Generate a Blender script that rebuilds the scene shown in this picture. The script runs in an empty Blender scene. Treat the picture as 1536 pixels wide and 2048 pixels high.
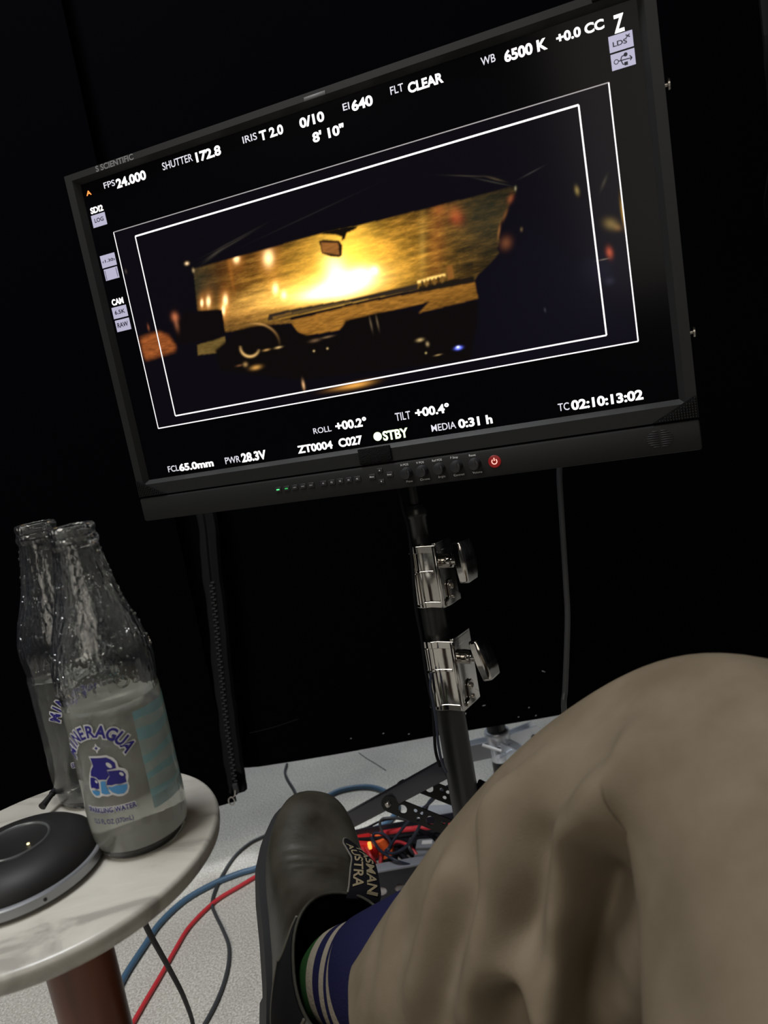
import bpy, bmesh, math, random
import numpy as np
from mathutils import Matrix, Vector

random.seed(4)
RNG = np.random.RandomState(7)
scene = bpy.context.scene
COL = scene.collection

# ------------------------------------------------------------------ camera
F = 1420.0                                   # focal length in pixels of the 1536 x 2048 frame
HC = 0.80                                    # camera height above the floor
u_ = np.array([-.172, -.975, -.14]); u_ /= np.linalg.norm(u_)
fw = np.array([0, 0, 1.0]); Y_ = fw - u_ * (fw @ u_); Y_ /= np.linalg.norm(Y_)
X_ = np.cross(Y_, u_)
R = np.stack([X_, Y_, u_])                   # camera axes (x right, y down, z forward) -> world
CAM = np.array([0, 0, HC])


def ray(px, py): return R @ np.array([(px - 768) / F, (py - 1024) / F, 1.0])
def at_depth(px, py, d): return CAM + ray(px, py) * d
def at_z(px, py, z):
    r = ray(px, py); return CAM + r * ((z - HC) / r[2])
def at_y(px, py, y):
    r = ray(px, py); return CAM + r * (y / r[1])
def c2w(c): return CAM + R @ np.asarray(c, float)
def proj(P):
    c = (np.atleast_2d(P) - CAM) @ R
    return np.stack([768 + F * c[:, 0] / c[:, 2], 1024 + F * c[:, 1] / c[:, 2], c[:, 2]], 1)


cam_d = bpy.data.cameras.new('camera'); cam = bpy.data.objects.new('camera', cam_d); COL.objects.link(cam)
cam_d.sensor_fit = 'HORIZONTAL'; cam_d.sensor_width = 36; cam_d.lens = F / 1536 * 36
cam_d.clip_start = 0.01; cam_d.clip_end = 50
m = np.eye(4); m[:3, 0] = R[:, 0]; m[:3, 1] = -R[:, 1]; m[:3, 2] = -R[:, 2]; m[:3, 3] = CAM
cam.matrix_world = Matrix(m.tolist())
cam_d.dof.use_dof = True; cam_d.dof.focus_distance = 0.68; cam_d.dof.aperture_fstop = 12
scene.camera = cam

# ------------------------------------------------------------------ world, lights, exposure
w = bpy.data.worlds.new('world'); scene.world = w; w.use_nodes = True
w.node_tree.nodes['Background'].inputs[0].default_value = (.5, .55, .6, 1)
w.node_tree.nodes['Background'].inputs[1].default_value = 0.02
vs = scene.view_settings
vs.view_transform = 'Standard'; vs.look = 'None'; vs.gamma = 1; vs.use_curve_mapping = False; vs.exposure = 0.0


def area(name, loc, target, sx, sy, energy, color):
    d = bpy.data.lights.new(name, 'AREA'); d.shape = 'RECTANGLE'; d.size = sx; d.size_y = sy
    d.energy = energy; d.color = color
    o = bpy.data.objects.new(name, d); COL.objects.link(o); o.location = loc
    o.rotation_euler = (Vector(target) - Vector(loc)).to_track_quat('-Z', 'Y').to_euler()
    return o


area('ceiling_light_key', (-.55, .35, 2.85), (-.15, .75, 0.0), .6, .6, 46, (.95, .97, 1.0))
area('doorway_light_rear', (-.3, -2.6, 1.75), (.1, .8, .7), 1.5, 1.5, 13, (1.0, .92, .80))
area('added_fill_left', (-1.5, -.9, 2.6), (-.1, .5, .4), .8, .8, 24, (1.0, .95, .87))  # unseen fill lamp, added to brighten the bottle water and model the trouser folds
area('ceiling_light_beyond', (-.3, 2.3, 2.7), (-.2, 1.5, 0.0), .7, .5, 36, (.86, .93, 1.0))

# ------------------------------------------------------------------ helpers
class MB:
    """collects pieces of geometry of one part"""
    def __init__(s): s.v = []; s.f = []; s.mi = []
    def add(s, v, f, mi=0, M=None):
        v = np.asarray(v, float).reshape(-1, 3)
        if M is not None:
            M = np.asarray(M, float); v = v @ M[:3, :3].T + M[:3, 3]
        o = sum(len(a) for a in s.v); s.v.append(v)
        s.f += [tuple(i + o for i in q) for q in f]; s.mi += [mi] * len(f)
        return s
    def build(s, name, mats, parent=None, org=(0, 0, 0), smooth=True, angle=40):
        V = np.concatenate(s.v) - np.asarray(org, float)
        me = bpy.data.meshes.new(name); me.from_pydata(V.tolist(), [], s.f)
        if not isinstance(mats, (list, tuple)): mats = [mats]
        for q in mats: me.materials.append(q)
        if any(s.mi): me.polygons.foreach_set('material_index', s.mi)
        if smooth:
            me.polygons.foreach_set('use_smooth', [True] * len(me.polygons))
            me.update()
            try: me.set_sharp_from_angle(angle=math.radians(angle))
            except Exception: pass
        me.update()
        o = bpy.data.objects.new(name, me); COL.objects.link(o)
        if parent is not None: o.parent = parent
        return o


def box(c, s, bev=0.0, seg=2):
    bm = bmesh.new(); bmesh.ops.create_cube(bm, size=1)
    for v in bm.verts: v.co = Vector((v.co.x * s[0] + c[0], v.co.y * s[1] + c[1], v.co.z * s[2] + c[2]))
    if bev > 0: bmesh.ops.bevel(bm, geom=bm.edges[:], offset=bev, segments=seg, affect='EDGES', profile=.5)
    bm.verts.index_update()
    v = [tuple(p.co) for p in bm.verts]; f = [tuple(q.index for q in p.verts) for p in bm.faces]; bm.free()
    return v, f


def lathe(prof, n=32, cap0=True, cap1=True):
    v = []; f = []
    for r, z in prof:
        for k in range(n):
            a = 2 * math.pi * k / n; v.append((r * math.cos(a), r * math.sin(a), z))
    L = len(prof)
    for i in range(L - 1):
        for k in range(n):
            k2 = (k + 1) % n
            f.append((i * n + k, i * n + k2, (i + 1) * n + k2, (i + 1) * n + k))
    if cap0: f.append(tuple(range(n - 1, -1, -1)))
    if cap1: f.append(tuple((L - 1) * n + k for k in range(n)))
    return v, f


def catmull(P, n=8):
    P = [np.asarray(p, float) for p in P]
    if len(P) < 3: return P
    Q = [2 * P[0] - P[1]] + P + [2 * P[-1] - P[-2]]; out = []
    for i in range(1, len(Q) - 2):
        for k in range(n):
            t = k / n
            out.append(.5 * ((2 * Q[i]) + (-Q[i - 1] + Q[i + 1]) * t + (2 * Q[i - 1] - 5 * Q[i] + 4 * Q[i + 1] - Q[i + 2]) * t * t
                             + (-Q[i - 1] + 3 * Q[i] - 3 * Q[i + 1] + Q[i + 2]) * t ** 3))
    out.append(P[-1]); return out


def tube(P, r, n=10, smooth=8):
    P = catmull(P, smooth) if smooth else [np.asarray(p, float) for p in P]
    v = []; f = []; ref = None
    for i, p in enumerate(P):
        t = P[min(i + 1, len(P) - 1)] - P[max(i - 1, 0)]; t = t / (np.linalg.norm(t) + 1e-12)
        if ref is None:
            ref = np.cross(t, [0, 0, 1.0])
            if np.linalg.norm(ref) < .1: ref = np.cross(t, [0, 1.0, 0])
        ref = ref - t * (ref @ t); ref /= np.linalg.norm(ref) + 1e-12
        b = np.cross(t, ref); rr = r(i / (len(P) - 1)) if callable(r) else r
        for k in range(n):
            a = 2 * math.pi * k / n; v.append(p + rr * (math.cos(a) * ref + math.sin(a) * b))
    for i in range(len(P) - 1):
        for k in range(n):
            k2 = (k + 1) % n; f.append((i * n + k, i * n + k2, (i + 1) * n + k2, (i + 1) * n + k))
    f.append(tuple(range(n - 1, -1, -1))); f.append(tuple((len(P) - 1) * n + k for k in range(n)))
    return v, f


def prism(poly, z0, z1):
    """extrude a simple polygon of (x, y) between two heights"""
    n = len(poly)
    v = [(x, y, z0) for x, y in poly] + [(x, y, z1) for x, y in poly]
    f = [tuple(range(n - 1, -1, -1)), tuple(range(n, 2 * n))]
    f += [(i, (i + 1) % n, n + (i + 1) % n, n + i) for i in range(n)]
    return v, f


def frame_from(origin, x, y=None, z=None):
    M = np.eye(4); x = np.asarray(x, float) / np.linalg.norm(x)
    if z is not None:
        z = np.asarray(z, float); z = z - x * (z @ x); z /= np.linalg.norm(z); y = np.cross(z, x)
    else:
        y = np.asarray(y, float); y = y - x * (y @ x); y /= np.linalg.norm(y); z = np.cross(x, y)
    M[:3, 0] = x; M[:3, 1] = y; M[:3, 2] = z; M[:3, 3] = origin
    return M


_tc = {}
def text2d(body, offset=0.0, shear=0.0):
    """glyph outlines of the built-in font as flat mesh, scaled to its own bounding box"""
    key = (body, offset)
    if key not in _tc:
        c = bpy.data.curves.new('t', 'FONT'); c.body = body; c.size = 1; c.offset = offset; c.resolution_u = 4
        o = bpy.data.objects.new('t', c); COL.objects.link(o)
        dg = bpy.context.evaluated_depsgraph_get(); me = bpy.data.meshes.new_from_object(o.evaluated_get(dg))
        v = np.array([tuple(p.co)[:2] for p in me.vertices]).reshape(-1, 2); f = [tuple(p.vertices) for p in me.polygons]
        bpy.data.meshes.remove(me); bpy.data.objects.remove(o); bpy.data.curves.remove(c)
        _tc[key] = (v, f)
    v, f = _tc[key]; return v.copy(), f


def holes_plate(outer, holes, thick):
    """flat plate with real round holes; outer polygon and (x, y, r) holes, extruded along z"""
    c = bpy.data.curves.new('p', 'CURVE'); c.dimensions = '2D'; c.fill_mode = 'BOTH'; c.extrude = thick / 2
    def sp(pts):
        s = c.splines.new('POLY'); s.points.add(len(pts) - 1); s.use_cyclic_u = True
        for p, (x, y) in zip(s.points, pts): p.co = (x, y, 0, 1)
    sp(outer)
    for x, y, r in holes: sp([(x + r * math.cos(a * math.pi / 7), y + r * math.sin(a * math.pi / 7)) for a in range(14)])
    o = bpy.data.objects.new('p', c); COL.objects.link(o)
    dg = bpy.context.evaluated_depsgraph_get(); me = bpy.data.meshes.new_from_object(o.evaluated_get(dg))
    v = [tuple(p.co) for p in me.vertices]; f = [tuple(p.vertices) for p in me.polygons]
    bpy.data.meshes.remove(me); bpy.data.objects.remove(o); bpy.data.curves.remove(c)
    return v, f


def bevel(o, wd=.0007):
    q = o.modifiers.new('bevel', 'BEVEL'); q.width = wd; q.segments = 2; q.limit_method = 'ANGLE'; q.angle_limit = math.radians(28); return o


def empty(name, loc, label, cat, group=None, M=None):
    o = bpy.data.objects.new(name, None); COL.objects.link(o); o.empty_display_size = .05
    if M is not None: o.matrix_world = Matrix(np.asarray(M).tolist())
    else: o.location = [float(a) for a in loc]
    return tag(o, label, cat, group)


def tag(o, label=None, cat=None, group=None, kind=None):
    if label: o['label'] = label
    if cat: o['category'] = cat
    if group: o['group'] = group
    if kind: o['kind'] = kind
    return o


# ------------------------------------------------------------------ materials
def mat(name, col=(.5, .5, .5), rough=.5, metal=0.0, spec=.5, **kw):
    m = bpy.data.materials.new(name); m.use_nodes = True
    b = m.node_tree.nodes['Principled BSDF']
    b.inputs['Base Color'].default_value = (*col, 1); b.inputs['Roughness'].default_value = rough
    b.inputs['Metallic'].default_value = metal; b.inputs['Specular IOR Level'].default_value = spec
    for k, v in kw.items(): b.inputs[k.replace('_', ' ')].default_value = v
    return m


def nodes(m): return m.node_tree.nodes, m.node_tree.links, m.node_tree.nodes['Principled BSDF']


def ramp(N, stops):
    r = N.new('ShaderNodeValToRGB'); e = r.color_ramp.elements
    while len(e) < len(stops): e.new(.5)
    for q, (p, c) in zip(e, stops): q.position = p; q.color = (*c, 1)
    return r


def noise_col(m, scale, stops, detail=4, coord='Object', rough=.5, stretch=None, distortion=0.0):
    N, L, b = nodes(m); tc = N.new('ShaderNodeTexCoord'); n = N.new('ShaderNodeTexNoise')
    n.inputs['Scale'].default_value = scale; n.inputs['Detail'].default_value = detail; n.inputs['Roughness'].default_value = rough
    n.inputs['Distortion'].default_value = distortion
    src = tc.outputs[coord]
    if stretch:
        mp = N.new('ShaderNodeMapping'); mp.inputs['Scale'].default_value = stretch; L.new(src, mp.inputs[0]); src = mp.outputs[0]
    L.new(src, n.inputs['Vector']); r = ramp(N, stops); L.new(n.outputs['Fac'], r.inputs[0]); L.new(r.outputs[0], b.inputs['Base Color'])
    return n, r


def bump(m, scale, strength, dist=.001, detail=3, kind='noise', stretch=None):
    N, L, b = nodes(m); tc = N.new('ShaderNodeTexCoord')
    n = N.new('ShaderNodeTexNoise' if kind == 'noise' else 'ShaderNodeTexVoronoi'); n.inputs['Scale'].default_value = scale
    if kind == 'noise': n.inputs['Detail'].default_value = detail
    src = tc.outputs['Object']
    if stretch:
        mp = N.new('ShaderNodeMapping'); mp.inputs['Scale'].default_value = stretch; L.new(src, mp.inputs[0]); src = mp.outputs[0]
    L.new(src, n.inputs['Vector']); bp = N.new('ShaderNodeBump'); bp.inputs['Strength'].default_value = strength
    bp.inputs['Distance'].default_value = dist; L.new(n.outputs[0], bp.inputs['Height']); L.new(bp.outputs[0], b.inputs['Normal'])


def emis(name, col, strength):
    m = bpy.data.materials.new(name); m.use_nodes = True; N = m.node_tree.nodes; L = m.node_tree.links
    b = N['Principled BSDF']; b.inputs['Base Color'].default_value = (0, 0, 0, 1); b.inputs['Roughness'].default_value = .4
    b.inputs['Emission Color'].default_value = (*col, 1); b.inputs['Emission Strength'].default_value = strength
    return m


MT = {}
f_ = MT['floor'] = mat('floor_concrete', rough=.42, spec=.45)
def floor_nodes():
    N, L, b = nodes(f_); tc = N.new('ShaderNodeTexCoord')
    n1 = N.new('ShaderNodeTexNoise'); n1.inputs['Scale'].default_value = 330; n1.inputs['Detail'].default_value = 3
    n2 = N.new('ShaderNodeTexNoise'); n2.inputs['Scale'].default_value = 5; n2.inputs['Detail'].default_value = 5
    vo = N.new('ShaderNodeTexVoronoi'); vo.inputs['Scale'].default_value = 210
    for q in (n1, n2, vo): L.new(tc.outputs['Object'], q.inputs['Vector'])
    r1 = ramp(N, [(.35, (.38, .365, .33)), (.52, (.58, .56, .52)), (.66, (.74, .73, .70))]); L.new(n1.outputs['Fac'], r1.inputs[0])
    r2 = ramp(N, [(.3, (.80, .79, .77)), (.7, (1.05, 1.04, 1.0))]); L.new(n2.outputs['Fac'], r2.inputs[0])
    mx = N.new('ShaderNodeMix'); mx.data_type = 'RGBA'; mx.blend_type = 'MULTIPLY'; mx.inputs[0].default_value = 1
    L.new(r1.outputs[0], mx.inputs[6]); L.new(r2.outputs[0], mx.inputs[7])
    rv = ramp(N, [(.0, (.72, .71, .7)), (.22, (1, 1, 1))]); L.new(vo.outputs['Distance'], rv.inputs[0])
    mx2 = N.new('ShaderNodeMix'); mx2.data_type = 'RGBA'; mx2.blend_type = 'MULTIPLY'; mx2.inputs[0].default_value = .55
    L.new(mx.outputs[2], mx2.inputs[6]); L.new(rv.outputs[0], mx2.inputs[7]); L.new(mx2.outputs[2], b.inputs['Base Color'])
    bp = N.new('ShaderNodeBump'); bp.inputs['Strength'].default_value = .25; bp.inputs['Distance'].default_value = .001
    L.new(n1.outputs['Fac'], bp.inputs['Height']); L.new(bp.outputs[0], b.inputs['Normal'])
floor_nodes()
MT['wall'] = mat('painted_wall', (.05, .05, .055), .8); bump(MT['wall'], 60, .1)
MT['ceiling'] = mat('painted_ceiling', (.10, .10, .10), .8); bump(MT['ceiling'], 60, .1)
MT['drape'] = mat('black_drape', (.0011, .0012, .0018), .95, spec=.01); bump(MT['drape'], 700, .4, .0005)
MT['zip_tape'] = mat('zip_tape', (.0085, .009, .009), .9, spec=.05); bump(MT['zip_tape'], 900, .4, .0005)
MT['zip_teeth'] = mat('zip_teeth', (.015, .015, .016), .6)
MT['casing'] = mat('monitor_plastic', (.013, .0135, .0132), .52, spec=.22); bump(MT['casing'], 1500, .15, .0002)
MT['casing_dark'] = mat('monitor_recess', (.006, .006, .007), .6)
MT['knob'] = mat('knob_rubber', (.018, .018, .02), .35)
MT['velcro'] = mat('velcro_patch', (.008, .008, .008), .95, spec=.1); bump(MT['velcro'], 900, 1, .002)
MT['print_grey'] = mat('printed_legend', (.70, .70, .70), .7)
MT['logo_grey'] = mat('logo_print', (.17, .17, .17), .7)
MT['screen'] = mat('screen_glass', (.002, .002, .003), .16, spec=.10)
MT['text_white'] = emis('screen_text_white', (1, .97, .93), 1.9)
MT['text_thin'] = emis('screen_text_thin', (.85, .84, .93), .95)
MT['line_white'] = emis('screen_line_white', (1, .95, .95), 1.25)
MT['line_dim'] = emis('screen_line_dim', (.62, .58, .58), .62)
MT['box_grey'] = emis('screen_box_grey', (.50, .48, .64), .95)
MT['box_ink'] = emis('screen_box_ink', (.01, .01, .04), .3)
MT['text_orange'] = emis('screen_text_orange', (1, .25, .05), 2.0)
MT['text_green'] = emis('screen_text_green', (.80, 1, .62), 1.7)
MT['led_green'] = emis('led_green', (.10, 1, .25), 1.6)
MT['led_green_dim'] = emis('led_green_dim', (.05, .7, .15), .7)
MT['led_red'] = emis('led_red', (1, .35, .28), 2.0)
MT['led_red_halo'] = emis('led_red_halo', (.5, .01, .01), .35)
MT['led_amber'] = emis('led_amber', (1, .85, .45), 2.0)
MT['chrome'] = mat('cast_aluminium', (.58, .56, .53), .09, 1.0); bump(MT['chrome'], 45, .10, .001)
MT['zinc'] = mat('zinc_steel', (.72, .75, .80), .25, .65)
MT['tube_black'] = mat('stand_black', (.012, .013, .013), .35, spec=.5)
MT['tube_grey'] = mat('leg_powder_black', (.026, .027, .036), .34, spec=.5)
MT['bolt'] = mat('bolt_steel', (.5, .47, .43), .3, 1.0)
MT['cable_black'] = mat('cable_black', (.006, .006, .008), .6, spec=.12)
MT['cable_dark'] = mat('cable_dark_blue', (.02, .025, .045), .4)
MT['cable_grey'] = mat('cable_grey', (.045, .048, .052), .5)
MT['cable_blue'] = mat('cable_blue', (.060, .125, .205), .5)
MT['cable_red'] = mat('cable_red', (.55, .035, .045), .42)
MT['plug_red'] = mat('plug_red', (.60, .02, .02), .4)
MT['plug_orange'] = mat('plug_orange', (.90, .14, .03), .4)
MT['glow_orange'] = emis('plug_lamp', (1, .30, .05), 2.2)
MT['grey_case'] = mat('grey_case', (.20, .21, .225), .5)
MT['tray'] = mat('tray_metal', (.26, .27, .31), .4, spec=.5)
MT['tray_bed'] = mat('tray_bed', (.42, .40, .36), .6)
MT['paper'] = mat('white_sticker', (.65, .64, .62), .6)
MT['yellow'] = mat('yellow_print', (.75, .5, .12), .6)
mb_ = MT['marble'] = mat('marble', rough=.30)
noise_col(mb_, 9, [(.34, (.27, .255, .225)), (.45, (.42, .40, .35)), (.6, (.46, .44, .39)), (.8, (.41, .39, .345))], 7, stretch=(1, 3.2, 1), distortion=1.2, rough=.6)
MT['wood'] = mat('walnut_leg', rough=.35)
noise_col(MT['wood'], 14, [(.3, (.055, .014, .006)), (.5, (.13, .036, .014)), (.7, (.19, .06, .024))], 6, stretch=(3, 3, .35), distortion=.6)
MT['puck'] = mat('puck_black', (.012, .0115, .011), .5, spec=.22); bump(MT['puck'], 1800, .12, .0002)
MT['puck_gloss'] = mat('puck_gloss', (.002, .002, .002), .12, spec=.15)
MT['puck_ring'] = mat('puck_ring', (.07, .075, .072), .3)
MT['puck_rim'] = mat('puck_rim', (.33, .34, .36), .38, .75)
MT['trouser'] = mat('tan_twill', rough=.85, spec=.2)
noise_col(MT['trouser'], 26, [(.3, (.112, .087, .056)), (.55, (.138, .109, .073)), (.75, (.158, .127, .088))], 5)
bump(MT['trouser'], 900, .25, .0006)
MT['leather'] = mat('olive_leather', rough=.42, spec=.42)
noise_col(MT['leather'], 18, [(.30, (.020, .016, .011)), (.5, (.042, .038, .027)), (.7, (.058, .055, .041))], 4)
bump(MT['leather'], 130, .22, .0012, 5)
MT['leather_edge'] = mat('worn_edge', (.13, .118, .095), .8)
MT['gore'] = mat('elastic_gore', (.0065, .0065, .008), .9, spec=.1); bump(MT['gore'], 250, .6, .0008, stretch=(1, 5, 1))
MT['sole'] = mat('rubber_sole', (.010, .010, .011), .55)
MT['lining'] = mat('boot_lining', (.004, .004, .005), 1.0, spec=.05)
MT['tab'] = mat('pull_tab_webbing', (.006, .006, .008), .9, spec=.1)
MT['tab_text'] = mat('tab_lettering', (.24, .19, .11), .8)
MT['sock_navy'] = mat('sock_navy', (.009, .009, .036), .95, spec=.1); bump(MT['sock_navy'], 420, .7, .001)
MT['sock_cream'] = mat('sock_cream', (.24, .205, .155), .95, spec=.1); bump(MT['sock_cream'], 420, .7, .001)
MT['sock_green'] = mat('sock_green', (.014, .050, .012), .95, spec=.1)
MT['lint'] = mat('lint', (.35, .35, .33), .9)
gl = MT['glass'] = mat('bottle_glass', (.97, .985, .975), .02, Transmission_Weight=1.0, IOR=1.5)
def glass_nodes():
    N, L, b = nodes(gl); tc = N.new('ShaderNodeTexCoord'); mp = N.new('ShaderNodeMapping'); mp.inputs['Scale'].default_value = (1, 1, .45)
    n = N.new('ShaderNodeTexVoronoi'); n.inputs['Scale'].default_value = 330; L.new(tc.outputs['Object'], mp.inputs[0]); L.new(mp.outputs[0], n.inputs['Vector'])
    sx = N.new('ShaderNodeSeparateXYZ'); L.new(tc.outputs['Object'], sx.inputs[0])
    mr = N.new('ShaderNodeMapRange'); mr.inputs[1].default_value = .10; mr.inputs[2].default_value = .15; mr.inputs[3].default_value = .04; mr.inputs[4].default_value = .32
    L.new(sx.outputs['Z'], mr.inputs[0]); bp = N.new('ShaderNodeBump'); bp.inputs['Distance'].default_value = .0012
    L.new(mr.outputs[0], bp.inputs['Strength']); L.new(n.outputs['Distance'], bp.inputs['Height']); L.new(bp.outputs[0], b.inputs['Normal'])
glass_nodes()
MT['water'] = mat('sparkling_water', (.96, .97, .95), .0, Transmission_Weight=1.0, IOR=1.33)
def diffuse_mix(m, amount, col):
    N, L, b = nodes(m); out = N['Material Output']; tr_ = N.new('ShaderNodeBsdfTranslucent'); tr_.inputs[0].default_value = (*col, 1); df = N.new('ShaderNodeBsdfDiffuse'); df.inputs[0].default_value = (*col, 1)
    a = N.new('ShaderNodeMixShader'); a.inputs[0].default_value = .5; L.new(tr_.outputs[0], a.inputs[1]); L.new(df.outputs[0], a.inputs[2])
    x = N.new('ShaderNodeMixShader'); x.inputs[0].default_value = amount; L.new(b.outputs[0], x.inputs[1]); L.new(a.outputs[0], x.inputs[2]); L.new(x.outputs[0], out.inputs[0])
diffuse_mix(MT['water'], .38, (.90, .90, .80)); diffuse_mix(gl, .010, (.80, .85, .95))  # pale mix in the water stands in for light refracted through it
MT['label_navy'] = mat('label_navy', (.014, .010, .19), .5)
MT['label_white'] = mat('label_white', (.62, .62, .62), .5)
MT['label_blue'] = mat('label_light_blue', (.07, .27, .55), .45)
MT['label_back'] = mat('label_back_blue', (.26, .56, .64), .5, Alpha=.65)
MT['label_back2'] = mat('label_back_pale', (.50, .68, .66), .5, Alpha=.45)

# ------------------------------------------------------------------ the setting
def struct(name, v, f, m):
    o = MB().add(v, f).build(name, m, smooth=False); o['kind'] = 'structure'; return o


struct('floor', *box((0, .6, -.05), (7.2, 6.8, .1)), MT['floor'])
struct('ceiling', *box((0, .6, 3.05), (7.2, 6.8, .1)), MT['ceiling'])
struct('wall_back', *box((0, 4.05, 1.5), (7.2, .1, 3.0)), MT['wall'])
struct('wall_left', *box((-3.65, .6, 1.5), (.1, 6.8, 3.0)), MT['wall'])
struct('wall_right', *box((3.65, .6, 1.5), (.1, 6.8, 3.0)), MT['wall'])
struct('wall_rear', *box((0, -2.85, 1.5), (7.2, .1, 3.0)), MT['wall'])
# hairline crack in the concrete, seen beyond the curtain hem
ck = [at_z(718, 1506, 0.0004), at_z(735, 1518, 0.0004), at_z(752, 1528, 0.0004), at_z(772, 1541, 0.0004)]


# ------------------------------------------------------------------ curtains
def curtain(name, pts, z0, z1, amp, label, thick=.006, seed=0, hem=None):
    """draped sheet hanging along a floor path, soft vertical folds, closed sheet with thickness"""
    rs = np.random.RandomState(seed); P = np.array(pts, float); seg = np.hypot(*np.diff(P, axis=0).T); s = np.r_[0, np.cumsum(seg)]
    nu, nv = 120, 46; S = np.linspace(0, s[-1], nu); X = np.interp(S, s, P[:, 0]); Y = np.interp(S, s, P[:, 1])
    tx = np.gradient(X, S); ty = np.gradient(Y, S); L = np.hypot(tx, ty); nx, ny = ty / L, -tx / L
    ph = rs.rand(6) * 6.28; V = []
    for side in (0, 1):
        for j in range(nv):
            t = j / (nv - 1); zz = z0 + (z1 - z0) * t
            a = amp * (np.sin(S * 9 + ph[0] + .5 * t) * .5 + np.sin(S * 17 + ph[1] - .8 * t) * .3 + np.sin(S * 4 + ph[2]) * .6) * (.35 + .65 * t)
            hz = (hem(S / s[-1]) if hem else 0) * (1 - t)
            o = a + (thick if side else 0)
            V.append(np.stack([X - nx * o, Y - ny * o, np.full(nu, zz) + hz], 1))
    V = np.concatenate(V); f = []; q = nu * nv
    for j in range(nv - 1):
        for i in range(nu - 1):
            a = j * nu + i; f.append((a, a + 1, a + nu + 1, a + nu)); f.append((q + a + nu, q + a + nu + 1, q + a + 1, q + a))
    for i in range(nu - 1):
        f.append((i, q + i, q + i + 1, i + 1)); b = (nv - 1) * nu + i; f.append((b + 1, q + b + 1, q + b, b))
    for j in range(nv - 1):
        f.append((j * nu, (j + 1) * nu, q + (j + 1) * nu, q + j * nu)); b = j * nu + nu - 1; f.append((b, q + b, q + b + nu, b + nu))
    o = MB().add(V, f).build(name, MT['drape']); tag(o, label, 'curtain')
    return o


YC = 1.25
zhL = at_y(430, 1612, YC)[2]; xz = at_y(480, 1575, YC)[0]
zhR = at_y(700, 1515, YC)[2]
cR = curtain('curtain', [(xz - .10, YC + .06), (xz + .03, YC + .03), (.3, YC + .02), (1.6, YC - .02)], zhR, 2.7, .012, 'wide black drape hanging behind the monitor and its stand', seed=2)
cL = curtain('curtain', [(-1.75, YC - .75), (-.9, YC - .12), (xz - .012, YC)], zhL, 2.7, .012, 'black drape behind the bottles, left of the zip', seed=5)
# zip tape along the seam with teeth, slider and ring pull
def zipper():
    mid = [(410, 1030), (421, 1130), (432, 1230), (444, 1350), (455, 1450), (468, 1540), (474, 1585)]
    P = [at_y(x, y, YC - .016) for x, y in mid]; P = [P[0] + np.array([-.002, 0, .30]), P[0] + np.array([-.001, 0, .12])] + P
    C_ = catmull(P, 10); mb = MB(); v = []; f = []
    for i, p in enumerate(C_):
        wob = .0012 * math.sin(i * .35) + .0006 * math.sin(i * .9)
        for k, (dx, dy) in enumerate(((-.017 + wob, .006), (-.012 + wob, -.002), (-.003, -.004), (0, -.001), (.003, -.004), (.014 + wob * .6, -.002), (.018 + wob * .6, .006))):
            v.append(p + np.array([dx, dy, 0]))
    for i in range(len(C_) - 1):
        for k in range(6): f.append((i * 7 + k, i * 7 + k + 1, (i + 1) * 7 + k + 1, (i + 1) * 7 + k))
    mb.add(v, f).build('zip_tape', MT['zip_tape'], cL)
    tb = MB(); D = [0]
    for i in range(1, len(C_)): D.append(D[-1] + np.linalg.norm(C_[i] - C_[i - 1]))
    D = np.array(D); C_ = np.array(C_); n = 0
    for s in np.arange(.42, D[-1], .0052):
        p = np.array([np.interp(s, D, C_[:, k]) for k in range(3)]); n += 1
        v, f = box((p[0] + (.0016 if n % 2 else -.0016), p[1] - .0045, p[2]), (.006, .003, .0026)); tb.add(v, f)
    t = tb.build('zip_teeth', MT['zip_teeth'], cL, smooth=False); t['kind'] = 'stuff'
    e = at_y(472, 1578, YC - .024)
    MB().add(*box(e + np.array([0, 0, .002]), (.010, .007, .018), .002)).build('zip_slider', MT['zip_teeth'], cL)
    r0 = at_y(463, 1602, YC - .026); mb = MB()
    mb.add(*tube([e + np.array([-.001, -.004, .0]), (e + r0) / 2 + np.array([.002, -.002, 0]), r0 + np.array([.003, 0, .007])], .0011, 8, 4))
    mb.add(*tube([r0 + np.array([.0055 * math.cos(a), 0, .0075 * math.sin(a)]) for a in np.linspace(0, 6.283, 17)], .0012, 8, 2))
    mb.build('zip_pull', MT['bolt'], cL)
    # frayed flap at the lower corner of the seam
    q = [at_y(x, y, YC - .02) for x, y in ((468, 1540), (490, 1553), (481, 1580), (474, 1590), (462, 1590))]
    MB().add([*q, *[p + np.array([0, .004, 0]) for p in q]], [(0, 1, 2, 3, 4), (9, 8, 7, 6, 5), (0, 5, 6, 1), (1, 6, 7, 2), (2, 7, 8, 3), (3, 8, 9, 4), (4, 9, 5, 0)]).build('corner_flap', MT['drape'], cL)
zipper()
lb = MB()
for x, y, a, l in ((1087, 1343, 2.6, 7), (968, 1411, .1, 6), (931, 1428, 1.0, 6), (1058, 1415, .5, 2.5), (1072, 1431, .5, 3), (1037, 1434, .2, 2), (767, 1467, .3, 2.5), (818, 1468, .2, 2.5), (702, 1477, .2, 2)):
    p = at_y(x, y, YC - .025); d = np.array([math.cos(a), 0, math.sin(a)]) * l * .00045
    lb.add(*tube([p - d, p + np.array([0, -.001, .0004]), p + d], .0006, 5, 2))
q = lb.build('lint', MT['lint'], cR); q['kind'] = 'stuff'
MB().add(*tube([at_y(500, 1466, YC - .018), at_y(545, 1455, YC - .02), at_y(597, 1438, YC - .018)], .0006, 5, 4)).build('loose_thread', MT['zip_tape'], cR)
MB().add(*tube(ck, .0012, 4, 3)).build('floor_crack', MT['cable_grey'], bpy.data.objects['floor'])


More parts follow.
